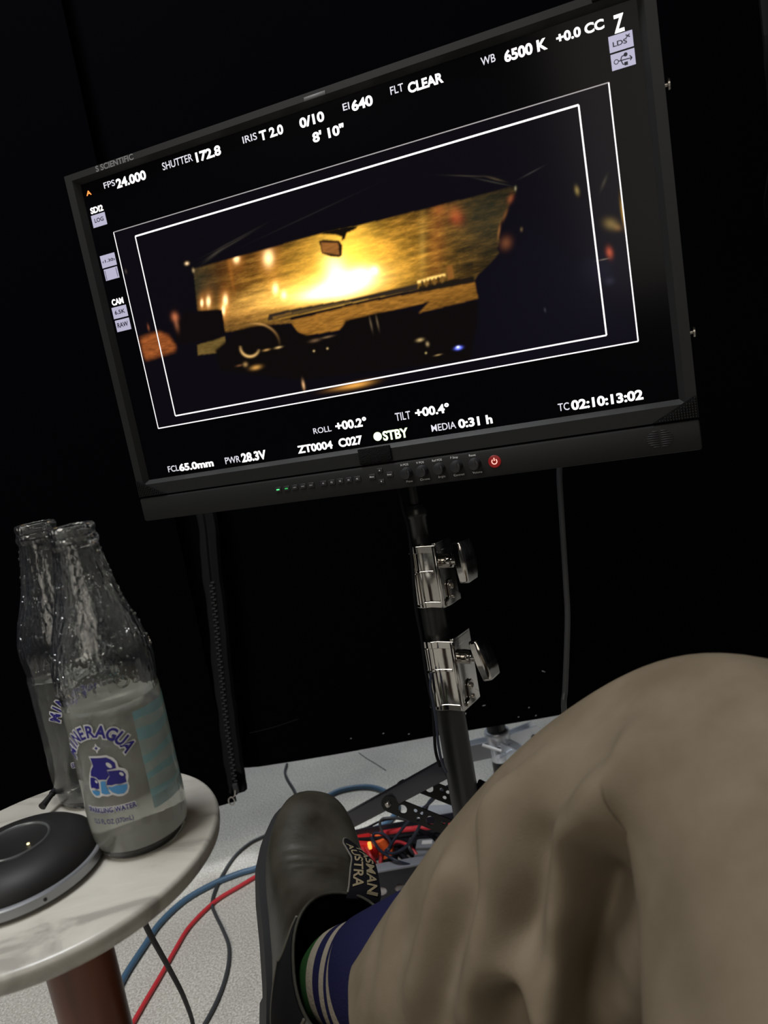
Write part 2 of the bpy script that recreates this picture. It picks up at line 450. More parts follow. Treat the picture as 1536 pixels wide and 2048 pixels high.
# dark plastic sheet hanging at the right edge of the frame
def side_cloth():
    d = 1.0; pts = [(1508, 30), (1509, 90), (1508, 150), (1511, 190), (1514, 235), (1519, 280), (1527, 312), (1530, 335), (1529, 385), (1533, 405), (1545, 430)]
    v = []; f = []; n = len(pts)
    P = [at_y(x, y, d) for x, y in pts]; P = catmull([P[0] + np.array([.01, 0, 1.5]), P[0] + np.array([.004, 0, .6])] + P, 6); n = len(P)
    for i, p in enumerate(P):
        for k in range(9):
            t = k / 8; v.append(p + np.array([.24 * t, -.03 * math.sin(t * 7 + i * .05) - .02 * (1 - abs(2 * t - 1)), .006 * math.sin(5 * t)]))
    for i in range(n - 1):
        for k in range(8): f.append((i * 9 + k, i * 9 + k + 1, (i + 1) * 9 + k + 1, (i + 1) * 9 + k))
    V = np.array(v); N2 = len(V); V2 = V + np.array([0, .004, 0])
    f2 = [tuple(N2 + i for i in reversed(q)) for q in f]
    edge = [(i * 9, N2 + i * 9, N2 + (i + 1) * 9, (i + 1) * 9) for i in range(n - 1)]
    mm = mat('dark_sheeting', (.0035, .0035, .0035), .55, spec=.08)
    o = MB().add(np.r_[V, V2], f + f2 + edge).build('hanging_sheet', mm)
    tag(o, 'dark wrinkled sheet hanging at the upper right frame edge', 'sheet')
side_cloth()

# ------------------------------------------------------------------ monitor
ma = R @ np.array([.93446338, -.11034875, -.33852819]); mbv = R @ np.array([-.17513957, -.98309975, -.1659498])
MON = frame_from(c2w((-.03195472, -.2165152, .66667903)), ma, mbv)
MO = MON[:3, 3]; MX = MON[:3, 0]; MY = MON[:3, 1]; MN = MON[:3, 2]
def scr(px, py, off=0.0):
    r = ray(px, py); o = MO + MN * off; p = CAM + r * (((o - CAM) @ MN) / (r @ MN)) - o
    return np.array([p @ MX, p @ MY])


monitor = empty('monitor', None, 'large flat video monitor with dark bezel showing a burning street seen from inside a car', 'monitor', M=MON)
U0, V0, V1, FW = .2858, .1662, -.2000, .006
mb = MB().add(*box((0, (V0 + V1) / 2, -.026), (2 * U0 - .004, V0 - V1 - .004, .048), .003)); mb.build('casing', MT['casing'], monitor)
# bezel ring with chamfer down to the glass
def bezel():
    vg = -.1728; o = [(-U0, vg), (U0, vg), (U0, V0), (-U0, V0)]
    i1 = [(-.2768, -.1598), (.2768, -.1598), (.2768, .1598), (-.2768, .1598)]; i2 = [(-.2720, -.1556), (.2720, -.1556), (.2720, .1556), (-.2720, .1556)]
    v = [(x, y, -.004) for x, y in o] + [(x * .9985, y * .9985, FW) for x, y in o] + [(x, y, FW) for x, y in i1] + [(x, y, .0002) for x, y in i2]
    f = []
    for a, b in ((0, 4), (4, 8), (8, 12)):
        for k in range(4): f.append((a + k, a + (k + 1) % 4, b + (k + 1) % 4, b + k))
    MB().add(v, f).build('bezel', MT['casing'], monitor, smooth=False)
bezel()
MB().add(*box((0, (-.1742 - .2) / 2, .001), (2 * U0, .0258, .012), .0022)).build('control_panel', MT['casing'], monitor)
panel = bpy.data.objects['control_panel']
MB().add(*box((0, 0, -.0015), (.546, .313, .003))).build('screen', MT['screen'], monitor, smooth=False)
screen = bpy.data.objects['screen']
PW = FW + .0011                                    # front of the control panel


# ---- the picture on the screen: one fine grid of emitting cells
def picture():
    nu, nv = 880, 370
    ua = np.linspace(-.2452, .2452, nu); va = np.linspace(-.1025, .1025, nv); U, V = np.meshgrid(ua, va)
    W3 = MO + U[..., None] * MX + V[..., None] * MY; pp = proj(W3.reshape(-1, 3)); X = pp[:, 0].reshape(nv, nu); Y = pp[:, 1].reshape(nv, nu)
    def inside(poly):
        c = np.zeros(X.shape, bool); n = len(poly)
        for i in range(n):
            x0, y0 = poly[i]; x1, y1 = poly[(i + 1) % n]
            if y0 == y1: continue
            c ^= ((y0 > Y) != (y1 > Y)) & (X < (x1 - x0) * (Y - y0) / (y1 - y0) + x0)
        return c.astype(float)
    def blur(a, k):
        for ax in (0, 1):
            for _ in range(2):
                b = a.copy()
                for s in range(1, k + 1): b += np.roll(a, s, ax) + np.roll(a, -s, ax)
                a = b / (2 * k + 1)
        return a
    def vn(sx, sy, seed):
        g = np.random.RandomState(seed).rand(sy + 2, sx + 2); xi = np.linspace(0, sx, nu); yi = np.linspace(0, sy, nv)
        x0 = xi.astype(int); y0 = yi.astype(int); fx = xi - x0; fy = (yi - y0)[:, None]; fx = fx * fx * (3 - 2 * fx); fy = fy * fy * (3 - 2 * fy)
        a = g[y0][:, x0]; b = g[y0][:, x0 + 1]; c = g[y0 + 1][:, x0]; d = g[y0 + 1][:, x0 + 1]
        return (a * (1 - fx) + b * fx) * (1 - fy) + (c * (1 - fx) + d * fx) * fy
    def gau(x, y, sx, sy, ang=-17):
        a = math.radians(ang); dx = X - x; dy = Y - y; p = dx * math.cos(a) + dy * math.sin(a); q = -dx * math.sin(a) + dy * math.cos(a)
        return np.exp(-.5 * ((p / sx) ** 2 + (q / sy) ** 2))
    img = np.zeros((nv, nu, 3)) + np.array([.0030, .0022, .0040])
    img += gau(1150, 600, 160, 150)[..., None] * np.array([.0015, .0014, .0040])
    C = lambda *c: np.array(c)
    def put(m, col):
        nonlocal img; m = np.clip(m, 0, 1)[..., None]; img = img * (1 - m) + (col if isinstance(col, np.ndarray) and col.ndim == 3 else np.array(col)) * m
    # windscreen
    ws = inside([(387, 537), (520, 502), (640, 468), (716, 452), (860, 416), (1034, 372), (1032, 385), (1024, 395), (1018, 412), (1010, 424), (1004, 440), (997, 452), (996, 470), (1000, 484),
                 (994, 496), (998, 506), (985, 522), (968, 538), (955, 550), (949, 562), (880, 572), (836, 578), (700, 606), (583, 634), (535, 648), (449, 658), (444, 620), (395, 622)])
    st = vn(26, 60, 1) * .5 + vn(70, 130, 2) * .3 + vn(200, 240, 3) * .2; st2 = vn(9, 14, 4)
    near = gau(690, 560, 72, 46); mid = gau(700, 530, 112, 58, -14); far = gau(730, 505, 215, 95)
    base = (C(.026, .019, .007)[None, None] * (.2 + 2.6 * st[..., None] ** 2)
            + far[..., None] * C(.082, .034, .0028) * (.1 + 3.2 * st[..., None] ** 2)
            + mid[..., None] * C(.39, .168, .009) * (.25 + 2.6 * st[..., None] ** 2) + near[..., None] * C(1.2, .64, .075))
    base = base + gau(690, 505, 36, 50, 0)[..., None] * C(.95, .56, .06) + gau(600, 586, 80, 16, -12)[..., None] * C(1.3, .72, .14) * (.5 + st[..., None])
    base = base + gau(505, 622, 50, 15, -12)[..., None] * C(.24, .095, .018) * (.4 + st[..., None]) + gau(470, 560, 34, 45)[..., None] * C(.075, .018, .001)
    base = base * (1 - .55 * gau(975, 440, 70, 70)[..., None]) + gau(965, 440, 60, 55)[..., None] * C(.012, .016, .010)
    base = base * (1 - .6 * gau(400, 570, 30, 40)[..., None]) + gau(400, 570, 26, 36)[..., None] * C(.016, .018, .010)
    base = base + gau(872, 480, 13, 60, 4)[..., None] * C(.10, .018, .004) + gau(845, 490, 5, 45, 0)[..., None] * C(.16, .10, .02)
    base = base + gau(912, 433, 9, 12)[..., None] * C(.30, .045, .012) + gau(878, 420, 9, 9)[..., None] * C(.14, .03, .006)
    base = base + gau(462, 545, 3, 30, -10)[..., None] * C(.12, .035, .004)
    for x, y, a, b, s in ((695, 566, 54, 26, 6), (668, 578, 58, 15, 5), (672, 545, 22, 36, 4), (722, 551, 24, 16, 5), (749, 541, 9, 9, 5), (640, 588, 46, 10, 3)):
        base = base + gau(x, y, a * .62, b * .62, -12)[..., None] * C(1.0, .86, .42) * s * .45
    for x, y, a, b in ((473, 517, 5, 7), (537, 516, 8, 13), (417, 603, 3.5, 8), (404, 606, 2.5, 6), (451, 601, 4, 9), (551, 578, 5, 9), (568, 590, 5, 7), (447, 620, 3, 8)):
        base = base + gau(x, y, a * .75, b * .75, 0)[..., None] * C(2.2, 1.5, .7) + gau(x, y, a * 1.9, b * 1.9, 0)[..., None] * C(.38, .13, .02)
    base[..., 2] += 0
    wsb = blur(ws, 1); put(wsb, base)
    # golden dashboard top
    dash = vn(40, 60, 9) * .5 + vn(120, 160, 10) * .5; dcol = C(.27, .115, .016)[None, None] * (.45 + 1.0 * dash[..., None]) * (.65 + .7 * gau(700, 620, 190, 60)[..., None])
    put(blur(inside([(580, 642), (700, 612), (836, 585), (949, 563), (956, 597), (838, 626), (860, 603), (700, 640), (678, 660), (612, 671), (596, 664)]), 1), dcol)
    put(blur(inside([(449, 655), (520, 647), (580, 638), (588, 645), (520, 652), (470, 662), (450, 664)]), 1), C(.20, .095, .018)[None, None] * (.5 + dash[..., None]))
    put(blur(inside([(395, 690), (450, 673), (452, 690), (440, 705), (396, 710)]), 1), C(.16, .10, .025)[None, None] * (.6 + .6 * dash[..., None]))
    # wiper / cowl dark bands
    put(blur(inside([(535, 642), (538, 628), (585, 618), (700, 598), (836, 566), (836, 580), (700, 606), (590, 630)]), 1), (.030, .020, .012))
    put(blur(inside([(585, 624), (700, 602), (700, 606), (586, 629)]), 1), (.12, .07, .02))
    put(blur(inside([(545, 634), (583, 624), (584, 628), (546, 638)]), 1), (.20, .10, .02))
    put(blur(inside([(838, 572), (949, 552), (949, 565), (838, 584)]), 1), (.012, .008, .005))
    put(blur(inside([(834, 562), (890, 547), (891, 551), (836, 567)]), 1), (1.5, .95, .25))
    for i in range(6): put(blur(inside([(842 + i * 8, 562 - i * 2), (846 + i * 8, 561 - i * 2), (848 + i * 8, 574 - i * 2), (843 + i * 8, 576 - i * 2)]), 1), (.20, .10, .02) if i % 2 else (.04, .02, .006))
    put(blur(inside([(893, 532), (905, 529), (908, 556), (896, 560)]), 1), (.26, .10, .018))
    for i in range(7): put(blur(inside([(912 + i * 5, 528 - i), (914 + i * 5, 528 - i), (915 + i * 5, 546 - i), (913 + i * 5, 547 - i)]), 1) * .6, (.012, .012, .008))
    # dark shapes in front: left figure, steering binnacle, right figure
    put(blur(inside([(388, 625), (440, 618), (447, 640), (449, 668), (430, 680), (400, 684), (352, 690), (352, 650), (372, 622)]), 2), (.0035, .002, .002))
    put(blur(inside([(455, 680), (470, 662), (500, 652), (545, 650), (580, 655), (600, 668), (650, 675), (680, 668), (690, 640), (760, 625), (830, 620), (838, 630), (955, 600), (955, 640), (940, 720), (600, 760), (440, 740), (430, 700)]), 2), (.0035, .0022, .0018))
    # mirror and its mount
    put(blur(inside([(640, 468), (650, 462), (700, 452), (716, 452), (712, 458), (704, 462), (694, 466), (690, 478), (683, 482), (684, 474), (672, 470)]), 1), (.006, .004, .002))
    put(blur(inside([(638, 482), (646, 479), (678, 481), (685, 490), (684, 512), (678, 515), (662, 514), (644, 507)]), 1), (.020, .010, .004))
    put(blur(inside([(642, 485), (676, 486), (679, 510), (646, 505)]), 1), C(.36, .135, .030)[None, None] * (.6 + .6 * dash[..., None]))
    # rim light on the passenger's profile
    for x, y, a, b, c, g in ((1021, 398, 5, 9, (.20, .045, .015), 25), (1010, 430, 3, 12, (.13, .05, .012), 22), (998, 462, 2.5, 14, (.20, .085, .02), 8), (1012, 486, 10, 12, (.14, .045, .015), 20), (1043, 459, 2.5, 4, (.10, .07, .03), 0), (1031, 377, 2, 4, (.22, .2, .13), 0)):
        img = img + gau(x, y, a * .7, b * .7, g)[..., None] * np.array(c)
    # seat glow at the left and right, glints
    put(blur(inside([(280, 676), (318, 664), (338, 672), (352, 694), (350, 702), (292, 720), (286, 705)]), 3) * .95, C(.34, .090, .020)[None, None] * (.45 + .9 * dash[..., None]))
    gl_ = [(350, 634, 6, 8, (.45, .13, .05)), (353, 648, 4, 12, (.20, .07, .03)), (374, 527, 3.5, 3, (1.1, .75, .4)), (252, 543, 2, 4, (.05, .04, .03)), (387, 541, 2.5, 4, (.35, .25, .12)), (297, 655, 2, 6, (.18, .05, .02)),
           (512, 735, 9, 4, (.60, .30, .07)), (491, 729, 4, 4, (.35, .2, .07)), (479, 731, 6, 2, (.12, .05, .02)), (607, 770, 2.5, 8, (.75, .42, .2)), (715, 770, 26, 5, (.75, .34, .06)), (690, 774, 30, 4, (.35, .15, .03)),
           (533, 700, 6, 2, (.45, .25, .08)), (557, 695, 6, 2, (.6, .4, .16)), (628, 702, 2, 2, (.5, .35, .15)), (655, 697, 2, 2, (.5, .35, .15)), (655, 674, 10, 2, (.16, .1, .05)), (630, 681, 9, 3, (.14, .08, .04)),
           (840, 680, 6, 3, (.5, .35, .15)), (855, 688, 3, 4, (.35, .25, .12)), (852, 706, 2, 2, (.4, .3, .12)), (876, 710, 6, 1.5, (.30, .2, .08)), (917, 696, 6, 3, (.35, .45, 2.4)), (916, 694, 3, 2, (1.0, 1.1, 1.8)),
           (742, 648, 2, 12, (.10, .07, .04)), (755, 645, 2, 12, (.10, .07, .04)), (1154, 381, 4, 8, (.24, .17, .05)), (1208, 365, 3, 14, (.035, .03, .02)), (1246, 425, 3.5, 24, (.45, .25, .035)), (1222, 448, 13, 10, (.18, .12, .035)), (1235, 455, 8, 6, (.14, .07, .02)),
           (1219, 505, 6, 10, (.42, .075, .03)), (1207, 519, 10, 1.2, (.16, .13, .1)), (1219, 562, 9, 7, (.014, .014, .022)), (1200, 540, 30, 30, (.003, .003, .008)), (1063, 345, 20, 1.5, (.030, .028, .025)), (990, 358, 16, 2, (.055, .040, .02)), (935, 352, 36, 1.5, (.030, .025, .018)), (985, 364, 30, 1.5, (.03, .028, .02)),
           (460, 490, 40, 1.8, (.026, .022, .016)), (470, 480, 50, 1.4, (.018, .015, .012)), (620, 430, 90, 1.4, (.010, .009, .008)), (430, 508, 22, 3, (.03, .025, .018)), (1090, 620, 2, 4, (.03, .03, .04))]
    for x, y, a, b, c in gl_:
        ang = {460: -30, 470: -28, 430: -38, 620: -25, 935: 2, 990: 15, 985: 12, 1063: -28, 1208: 22, 1246: -8, 607: -10, 1222: 20, 1235: 20}.get(x, -12)
        img = img + gau(x, y, a * .7, b * .7, ang)[..., None] * np.array(c)
    # steering wheel crescent
    d = np.hypot(X - 500, Y - 694); a = np.arctan2(Y - 694, X - 500)
    cr = np.exp(-.5 * ((d - 19) / 1.8) ** 2) * np.clip(np.cos(a - 1.75), 0, 1) ** .8; img = img + cr[..., None] * C(.75, .45, .16)
    d2 = np.hypot((X - 510) / 1.15, Y - 690); cr = np.exp(-.5 * ((d2 - 43) / 1.6) ** 2) * np.clip(np.cos(a + 1.0), 0, 1) ** 6; img = img + cr[..., None] * C(.30, .16, .05)
    img = np.clip(img, 0, 4)
    Vt = np.stack([U, V, np.full(U.shape, .0002)], -1).reshape(-1, 3)
    ii = (np.arange(nv - 1)[:, None] * nu + np.arange(nu - 1)[None]).ravel(); Fc = np.stack([ii, ii + 1, ii + nu + 1, ii + nu], 1)
    me = bpy.data.meshes.new('screen_picture'); me.vertices.add(len(Vt)); me.vertices.foreach_set('co', Vt.ravel())
    me.loops.add(Fc.size); me.loops.foreach_set('vertex_index', Fc.ravel().astype(np.int32))
    me.polygons.add(len(Fc)); me.polygons.foreach_set('loop_start', np.arange(0, Fc.size, 4, dtype=np.int32))
    me.update(calc_edges=True)
    ca = me.color_attributes.new('picture', 'FLOAT_COLOR', 'POINT')
    ca.data.foreach_set('color', np.concatenate([img.reshape(-1, 3), np.ones((nu * nv, 1))], 1).ravel().astype(np.float32))
    mm = mat('screen_picture', (.002, .002, .003), .16, spec=.10); N, L, b = nodes(mm)
    at = N.new('ShaderNodeVertexColor'); at.layer_name = 'picture'; L.new(at.outputs[0], b.inputs['Emission Color']); b.inputs['Emission Strength'].default_value = 1.0
    me.materials.append(mm); o = bpy.data.objects.new('screen_picture', me); COL.objects.link(o); o.parent = screen
    o['label'] = 'picture of a fire seen through a car windscreen'
picture()

TXT = [("FPS", 209.5, 377, 229, 360, 0), ("24.000", 235, 376, 290.4, 341.4, 1), ("SHUTTER", 326.7, 340, 384, 308, 0), ("172.8", 394, 324, 440, 291.4, 1),
       ("IRIS", 487, 286.7, 513, 266, 0), ("T 2.0", 521, 281, 565, 249.6, 1), ("0/10", 601, 256, 647, 223.4, 1), ("8' 10\"", 627, 284.8, 687, 247.7, 1),
       ("EI", 687, 221, 698, 205.5, 0), ("640", 705, 222, 744, 190.8, 1), ("FLT", 782, 189, 806, 167.7, 0), ("CLEAR", 817.5, 186, 885, 145.9, 1),
       ("WB", 963, 131, 989.8, 108.5, 0), ("6500 K", 1010, 124, 1093, 76.6, 1), ("+0.0 CC", 1113.7, 86.6, 1207, 38.7, 1), ("Z", 1229, 65, 1246.7, 29, 1),
       ("A", 174, 392, 182, 380.4, 3), ("SDI2", 183, 427.8, 205.4, 410, 1), ("CAM", 225.6, 611, 246, 595, 1),
       ("LOG", 190.8, 446, 206.7, 433, 2), ("LDS", 1226, 95, 1253.4, 76.6, 2), ("×", 1251, 77, 1260, 67, 2), ("‹1.30›", 206, 527, 230, 514.5, 2), ("6.5K", 231, 629.7, 249.8, 617, 2), ("RAW", 236.6, 656, 255.7, 642, 2),
       ("FCL", 337.7, 943.4, 357, 930.5, 0), ("65.0mm", 360.4, 941.4, 425.6, 918.8, 1), ("PWR", 452, 927, 479.5, 912, 0), ("28.3V", 485, 923.4, 531, 901, 1),
       ("ZT0004", 596.7, 906, 664, 882.4, 1), ("C027", 678.8, 893.4, 723.7, 871.9, 1), ("ROLL", 628, 867, 662, 852, 0), ("+00.2°", 672.5, 860, 732, 834.8, 1),
       ("TILT", 792, 840.6, 820, 823, 0), ("+00.4°", 831.8, 833.6, 897.4, 807, 1), ("STBY", 767.3, 880, 815.4, 856.4, 4), ("MEDIA", 864, 862.3, 911, 843.6, 0),
       ("0:31 h", 918, 855.3, 983.5, 830, 1), ("TC", 1117, 821.3, 1137.6, 805.5, 0), ("02:10:13:02", 1143.5, 819, 1285, 780.3, 1)]
for body, x0, y0, x1, y1, st in TXT:
    a = scr(x0, y0); b = scr(x1, y1)
    v, f = text2d(body, {0: .008, 1: .036, 2: .024, 3: .02, 4: .036}[st]); mn = v.min(0); mx = v.max(0)
    if body == "Z": v, f = text2d("Z", .03); mn = v.min(0); mx = v.max(0)
    if body == "‹1.30›": mn[1] = v[:, 1].min()
    d = (b[1] - a[1]) * (.12 if st in (0, 1, 4) else .05); a = a - np.array([0, d]); b = b + np.array([0, d])
    q = (v - mn) / (mx - mn) * (b - a) + a
    MB().add(np.c_[q, np.full(len(q), .0006)], f).build('screen_lettering', [MT['text_thin'], MT['text_white'], MT['box_ink'], MT['text_orange'], MT['text_green']][st], screen, smooth=False)
for q in ([(1216, 74.5), (1264, 60), (1268, 92.7), (1220, 106.8)], [(1220.4, 110.4), (1268.5, 96.4), (1272, 128.6), (1224.8, 142.7)], [(182, 432), (209.8, 424), (215, 448), (188, 456.7)],
          [(199.8, 512.5), (229.5, 504.7), (234, 530), (205.7, 536.7)], [(207.7, 540), (235, 532), (239, 554.7), (212.7, 562.5)], [(223.7, 616), (252.6, 609), (256.5, 631), (228.4, 639.5)], [(230.3, 641.4), (258.8, 635), (262.7, 657.8), (235, 664.8)]):
    P = np.array([scr(*p) for p in q]); x0, x1 = (P[0, 0] + P[3, 0]) / 2, (P[1, 0] + P[2, 0]) / 2; y0, y1 = (P[2, 1] + P[3, 1]) / 2, (P[0, 1] + P[1, 1]) / 2
    MB().add([(x0, y0, .0004), (x1, y0, .0004), (x1, y1, .0004), (x0, y1, .0004)], [(0, 1, 2, 3)]).build('screen_tile', MT['box_grey'], screen, smooth=False)
def seg2(mb, a, b, wd, z=.0006):
    a = np.asarray(a, float); b = np.asarray(b, float); d = b - a; d /= np.linalg.norm(d); n = np.array([-d[1], d[0]]) * wd / 2
    mb.add([(*(a - n), z), (*(b - n), z), (*(b + n), z), (*(a + n), z)], [(0, 1, 2, 3)])
def disc2(mb, c, r, z=.0006, r0=0, n=20):
    A = [2 * math.pi * k / n for k in range(n)]
    if r0: mb.add([(c[0] + r * math.cos(a), c[1] + r * math.sin(a), z) for a in A] + [(c[0] + r0 * math.cos(a), c[1] + r0 * math.sin(a), z) for a in A], [(k, (k + 1) % n, n + (k + 1) % n, n + k) for k in range(n)])
    else: mb.add([(c[0] + r * math.cos(a), c[1] + r * math.sin(a), z) for a in A], [tuple(range(n))])
ub = MB(); S = lambda x, y: scr(1180 + x / 9.6, y / 9.6)
disc2(ub, S(505, 1195), .0019, r0=.0013); wd = .0008
for a, b in (((540, 1183), (805, 1110)), ((760, 1068), (808, 1108)), ((772, 1160), (808, 1108)), ((590, 1168), (607, 1090)), ((607, 1090), (680, 1058)), ((600, 1172), (635, 1242)), ((635, 1242), (690, 1228))): seg2(ub, S(*a), S(*b), wd)
disc2(ub, S(683, 1050), .0015); c = S(695, 1222); ub.add([(c[0] - .0013, c[1] - .0013, .0006), (c[0] + .0013, c[1] - .0013, .0006), (c[0] + .0013, c[1] + .0013, .0006), (c[0] - .0013, c[1] + .0013, .0006)], [(0, 1, 2, 3)])
ub.build('screen_usb_mark', MT['box_ink'], screen, smooth=False)
ub = MB(); seg2(ub, scr(210.5, 542), scr(215, 560), .0006); seg2(ub, scr(232, 535), scr(236.5, 553), .0006); ub.build('screen_frame_mark', MT['box_ink'], screen, smooth=False)
def guide(x, y, wtop, wrest, mt):
    for a, b, wd, q in (((-x, y), (x, y), wtop, mt), ((-x, -y), (x, -y), wrest, MT['line_white']), ((-x, -y), (-x, y), wrest * .9, MT['line_white']), ((x, -y), (x, y), wrest, MT['line_white'])):
        mb = MB(); seg2(mb, a, b, wd, .0005); mb.build('screen_guide_line', q, screen, smooth=False)
guide(.2452, .1022, .0009, .0011, MT['line_dim']); guide(.2206, .0924, .0017, .0014, MT['line_white'])
mb = MB(); disc2(mb, scr(755.6, 872.8), .0043, n=28); mb.build('screen_status_dot', MT['text_green'], screen, smooth=False)

# ---- controls on the bezel and panel
def on_panel(px, py): return scr(px, py, PW)
def put_text(body, c, h, m, parent, name, z, off=.01, wscale=1.0, width=None):
    v, f = text2d(body, off); mn, mx = v.min(0), v.max(0); s = h / .73; sx = s * wscale
    if width: sx = width / (mx[0] - mn[0])
    q = (v - (mn + mx) / 2) * np.array([sx, s]) + np.asarray(c)
    return MB().add(np.c_[q, np.full(len(q), z)], f).build(name, m, parent, smooth=False)
for x, top, bot in ((.0255, 'H POS', 'Phase'), (.0412, 'V POS', 'Chroma'), (.0580, 'Ref POS', 'Bright'), (.0748, 'F Stop', 'Contrast'), (.0922, 'Reset', 'Volume')):
    M = np.eye(4); M[:3, 3] = (x, -.1858, PW)
    k = MB().add(*lathe([(.0060, -.001), (.0060, .0006), (.0056, .0012), (.0052, .0065), (.0047, .0078), (.003, .0082)], 28), M=M).build('knob', MT['knob'], panel)
    MB().add(*box((x + .0022, -.1838, PW + .0081), (.0007, .0042, .0004)), M=None).build('knob_pointer', MT['casing'], monitor)
    put_text(top, (x - .001, -.1775), .0021, MT['print_grey'], panel, 'printed_legend', PW + .0002)
    put_text(bot, (x + .0012, -.1939), .0021, MT['print_grey'], panel, 'printed_legend', PW + .0002)
for i, x in enumerate((-.1138, -.1042, -.0948, -.0856, -.0764, -.0625, -.0533, -.0441, -.0349, -.0257, -.0102, .0082)):
    b = MB().add(*box((x, -.1847, PW), (.0068, .0052, .0018), .0006)).build('button', MT['knob'], panel)
    z = PW + .0011
    mb = MB(); mb.add([(x - .0017, -.1853, z), (x + .0017, -.1853, z), (x + .0017, -.1841, z), (x - .0017, -.1841, z)], [(0, 1, 2, 3)])
    if i == 0: mb.build('button_lamp', MT['led_green'], panel, smooth=False)
    elif i == 1: mb.build('button_lamp', MT['led_green_dim'], panel, smooth=False)
    elif i < 5: mb.build('button_mark', MT['logo_grey'], panel, smooth=False)
    elif i < 10: put_text('F%d' % (i - 4), (x, -.1847), .0016, MT['print_grey'], panel, 'button_mark', z)
    else: put_text(('Menu', 'Enter')[i - 10], (x, -.1847), .0015, MT['print_grey'], panel, 'button_mark', z)
for y, s in ((-.1795, 1), (-.1905, -1)):
    MB().add(*box((-.0013, y, PW), (.0062, .0042, .0018), .0006)).build('button', MT['knob'], panel)
    MB().add([(-.0021, y - .0006 * s, PW + .0011), (-.0005, y - .0006 * s, PW + .0011), (-.0013, y + .0008 * s, PW + .0011)], [(0, 1, 2)]).build('button_mark', MT['print_grey'], panel, smooth=False)
px_, py_ = .1108, -.1860
M = np.eye(4); M[:3, 3] = (px_, py_, PW)
MB().add(*lathe([(.0058, -.001), (.0058, .0006), (.0050, .0010)], 28), M=M).build('power_button', MT['led_red_halo'], panel)
mb = MB(); n = 24; A = [math.radians(90 + 38 + (360 - 76) * k / n) for k in range(n + 1)]
mb.add([(px_ + .0028 * math.cos(a), py_ + .0028 * math.sin(a), PW + .0014) for a in A] + [(px_ + .0019 * math.cos(a), py_ + .0019 * math.sin(a), PW + .0014) for a in A], [(k, k + 1, n + 2 + k, n + 1 + k) for k in range(n)])
seg2(mb, (px_, py_ + .0006), (px_, py_ + .0034), .0010, PW + .0014); mb.build('power_symbol', MT['led_red'], panel, smooth=False)
# speaker slots, corner grilles, soft patches, sensor bar, logo
for i in range(8):
    for sgn in (-1, 1):
        y = -.1860 + (i - 3.5) * .0019; hw = .0108 * math.sqrt(max(0, 1 - ((i - 3.5) / 4.3) ** 2))
        MB().add(*box((.2535 + sgn * (hw / 2 + .0003), y, PW + .0001), (hw - .0010, .0009, .0006), .0002, 1)).build('speaker_slot', MT['casing_dark'], panel)
for sx in (1, -1):
    tri = [(.2490 * sx, -.1722), (.2846 * sx, -.1722), (.2846 * sx, -.1538)]
    if sx < 0: tri = tri[::-1]
    g = MB().add(*prism(tri, FW - .002, FW + .0012)).build('corner_grille', MT['velcro'], monitor, smooth=False)
    d = MB()
    for i in range(16):
        for j in range(8):
            x = .2505 + i * .0022; y = -.1712 + j * .0022
            if y < -.1722 + (x - .2490) * .0184 / .0356 - .0014 and x < .2842: d.add(*box((x * sx, y, FW + .0015), (.0008, .0014, .0012)))
    q = d.build('grille_ribs', MT['casing'], g, smooth=False); q['kind'] = 'stuff'
MB().add(*box((-.0035, -.1640, FW + .0008), (.0335, .0150, .0030), .0008)).build('soft_patch', MT['velcro'], monitor)
MB().add(*box((.2560, .1630, FW + .0008), (.0330, .0058, .0030), .0008)).build('soft_patch', MT['velcro'], monitor)
MB().add(*box((0, .1612, FW + .0002), (.0215, .0034, .0012), .0005)).build('sensor_bar', mat('sensor_bar', (.10, .10, .105), .4), monitor)
put_text('S SCIENTIFIC', (-.2218, .1628), .0056, MT['logo_grey'], monitor, 'logo_lettering', FW + .0003, .03, width=.0465)
for v_ in (.0925, -.1025):
    M = frame_from((U0, v_, -.014), (0, 1, 0), z=(1, 0, 0))
    MB().add(*lathe([(.0016, -.002), (.0016, .0032), (.0045, .0034), (.0045, .0048), (.0036, .0054)], 20), M=M).build('thumb_screw', MT['bolt'], monitor)
MB().add(*box((.03, -.02, -.056), (.12, .12, .012), .002)).add(*box((.03, -.12, -.062), (.05, .16, .012), .002)).build('mount_plate', MT['tube_black'], monitor)
MB().add(*box((-.2860 + .002, -.1995, -.02), (.0, .0, .0))) if False else None

# ------------------------------------------------------------------ monitor stand
SX, SY = .0350, .775
sz = lambda px, py: float(at_y(px, py, SY)[2])
stand = empty('light_stand', (SX, SY, 0), 'black telescoping light stand with two chrome collars holding up the monitor', 'stand')
so = (SX, SY, 0)
T = lambda z=0: np.array([[1, 0, 0, SX], [0, 1, 0, SY], [0, 0, 1, z], [0, 0, 0, 1.0]])
z_cap = sz(832, 1014); z_c1t, z_c1b = sz(846, 1084), sz(878, 1203); z_c2t, z_c2b = sz(880, 1268), sz(905, 1402)
MB().add(*lathe([(.0052, z_cap - .02), (.0052, z_cap + .10)], 24), M=T()).build('pin', MT['tube_black'], stand, so)
MB().add(*lathe([(.0102, z_c1t - .06), (.0102, z_cap - .012), (.0118, z_cap - .010), (.0122, z_cap - .006), (.0112, z_cap - .004), (.0112, z_cap - .002), (.0098, z_cap), (.0085, z_cap + .003), (.0062, z_cap + .004)], 28), M=T()).build('riser', MT['tube_black'], stand, so)
MB().add(*lathe([(.0140, z_c2t - .08), (.0140, z_c1b + .05)], 32), M=T()).build('riser', MT['tube_black'], stand, so)
MB().add(*lathe([(.0185, .16), (.0168, .165), (.0168, z_c2b + .05)], 36), M=T()).build('main_tube', MT['tube_black'], stand, so)


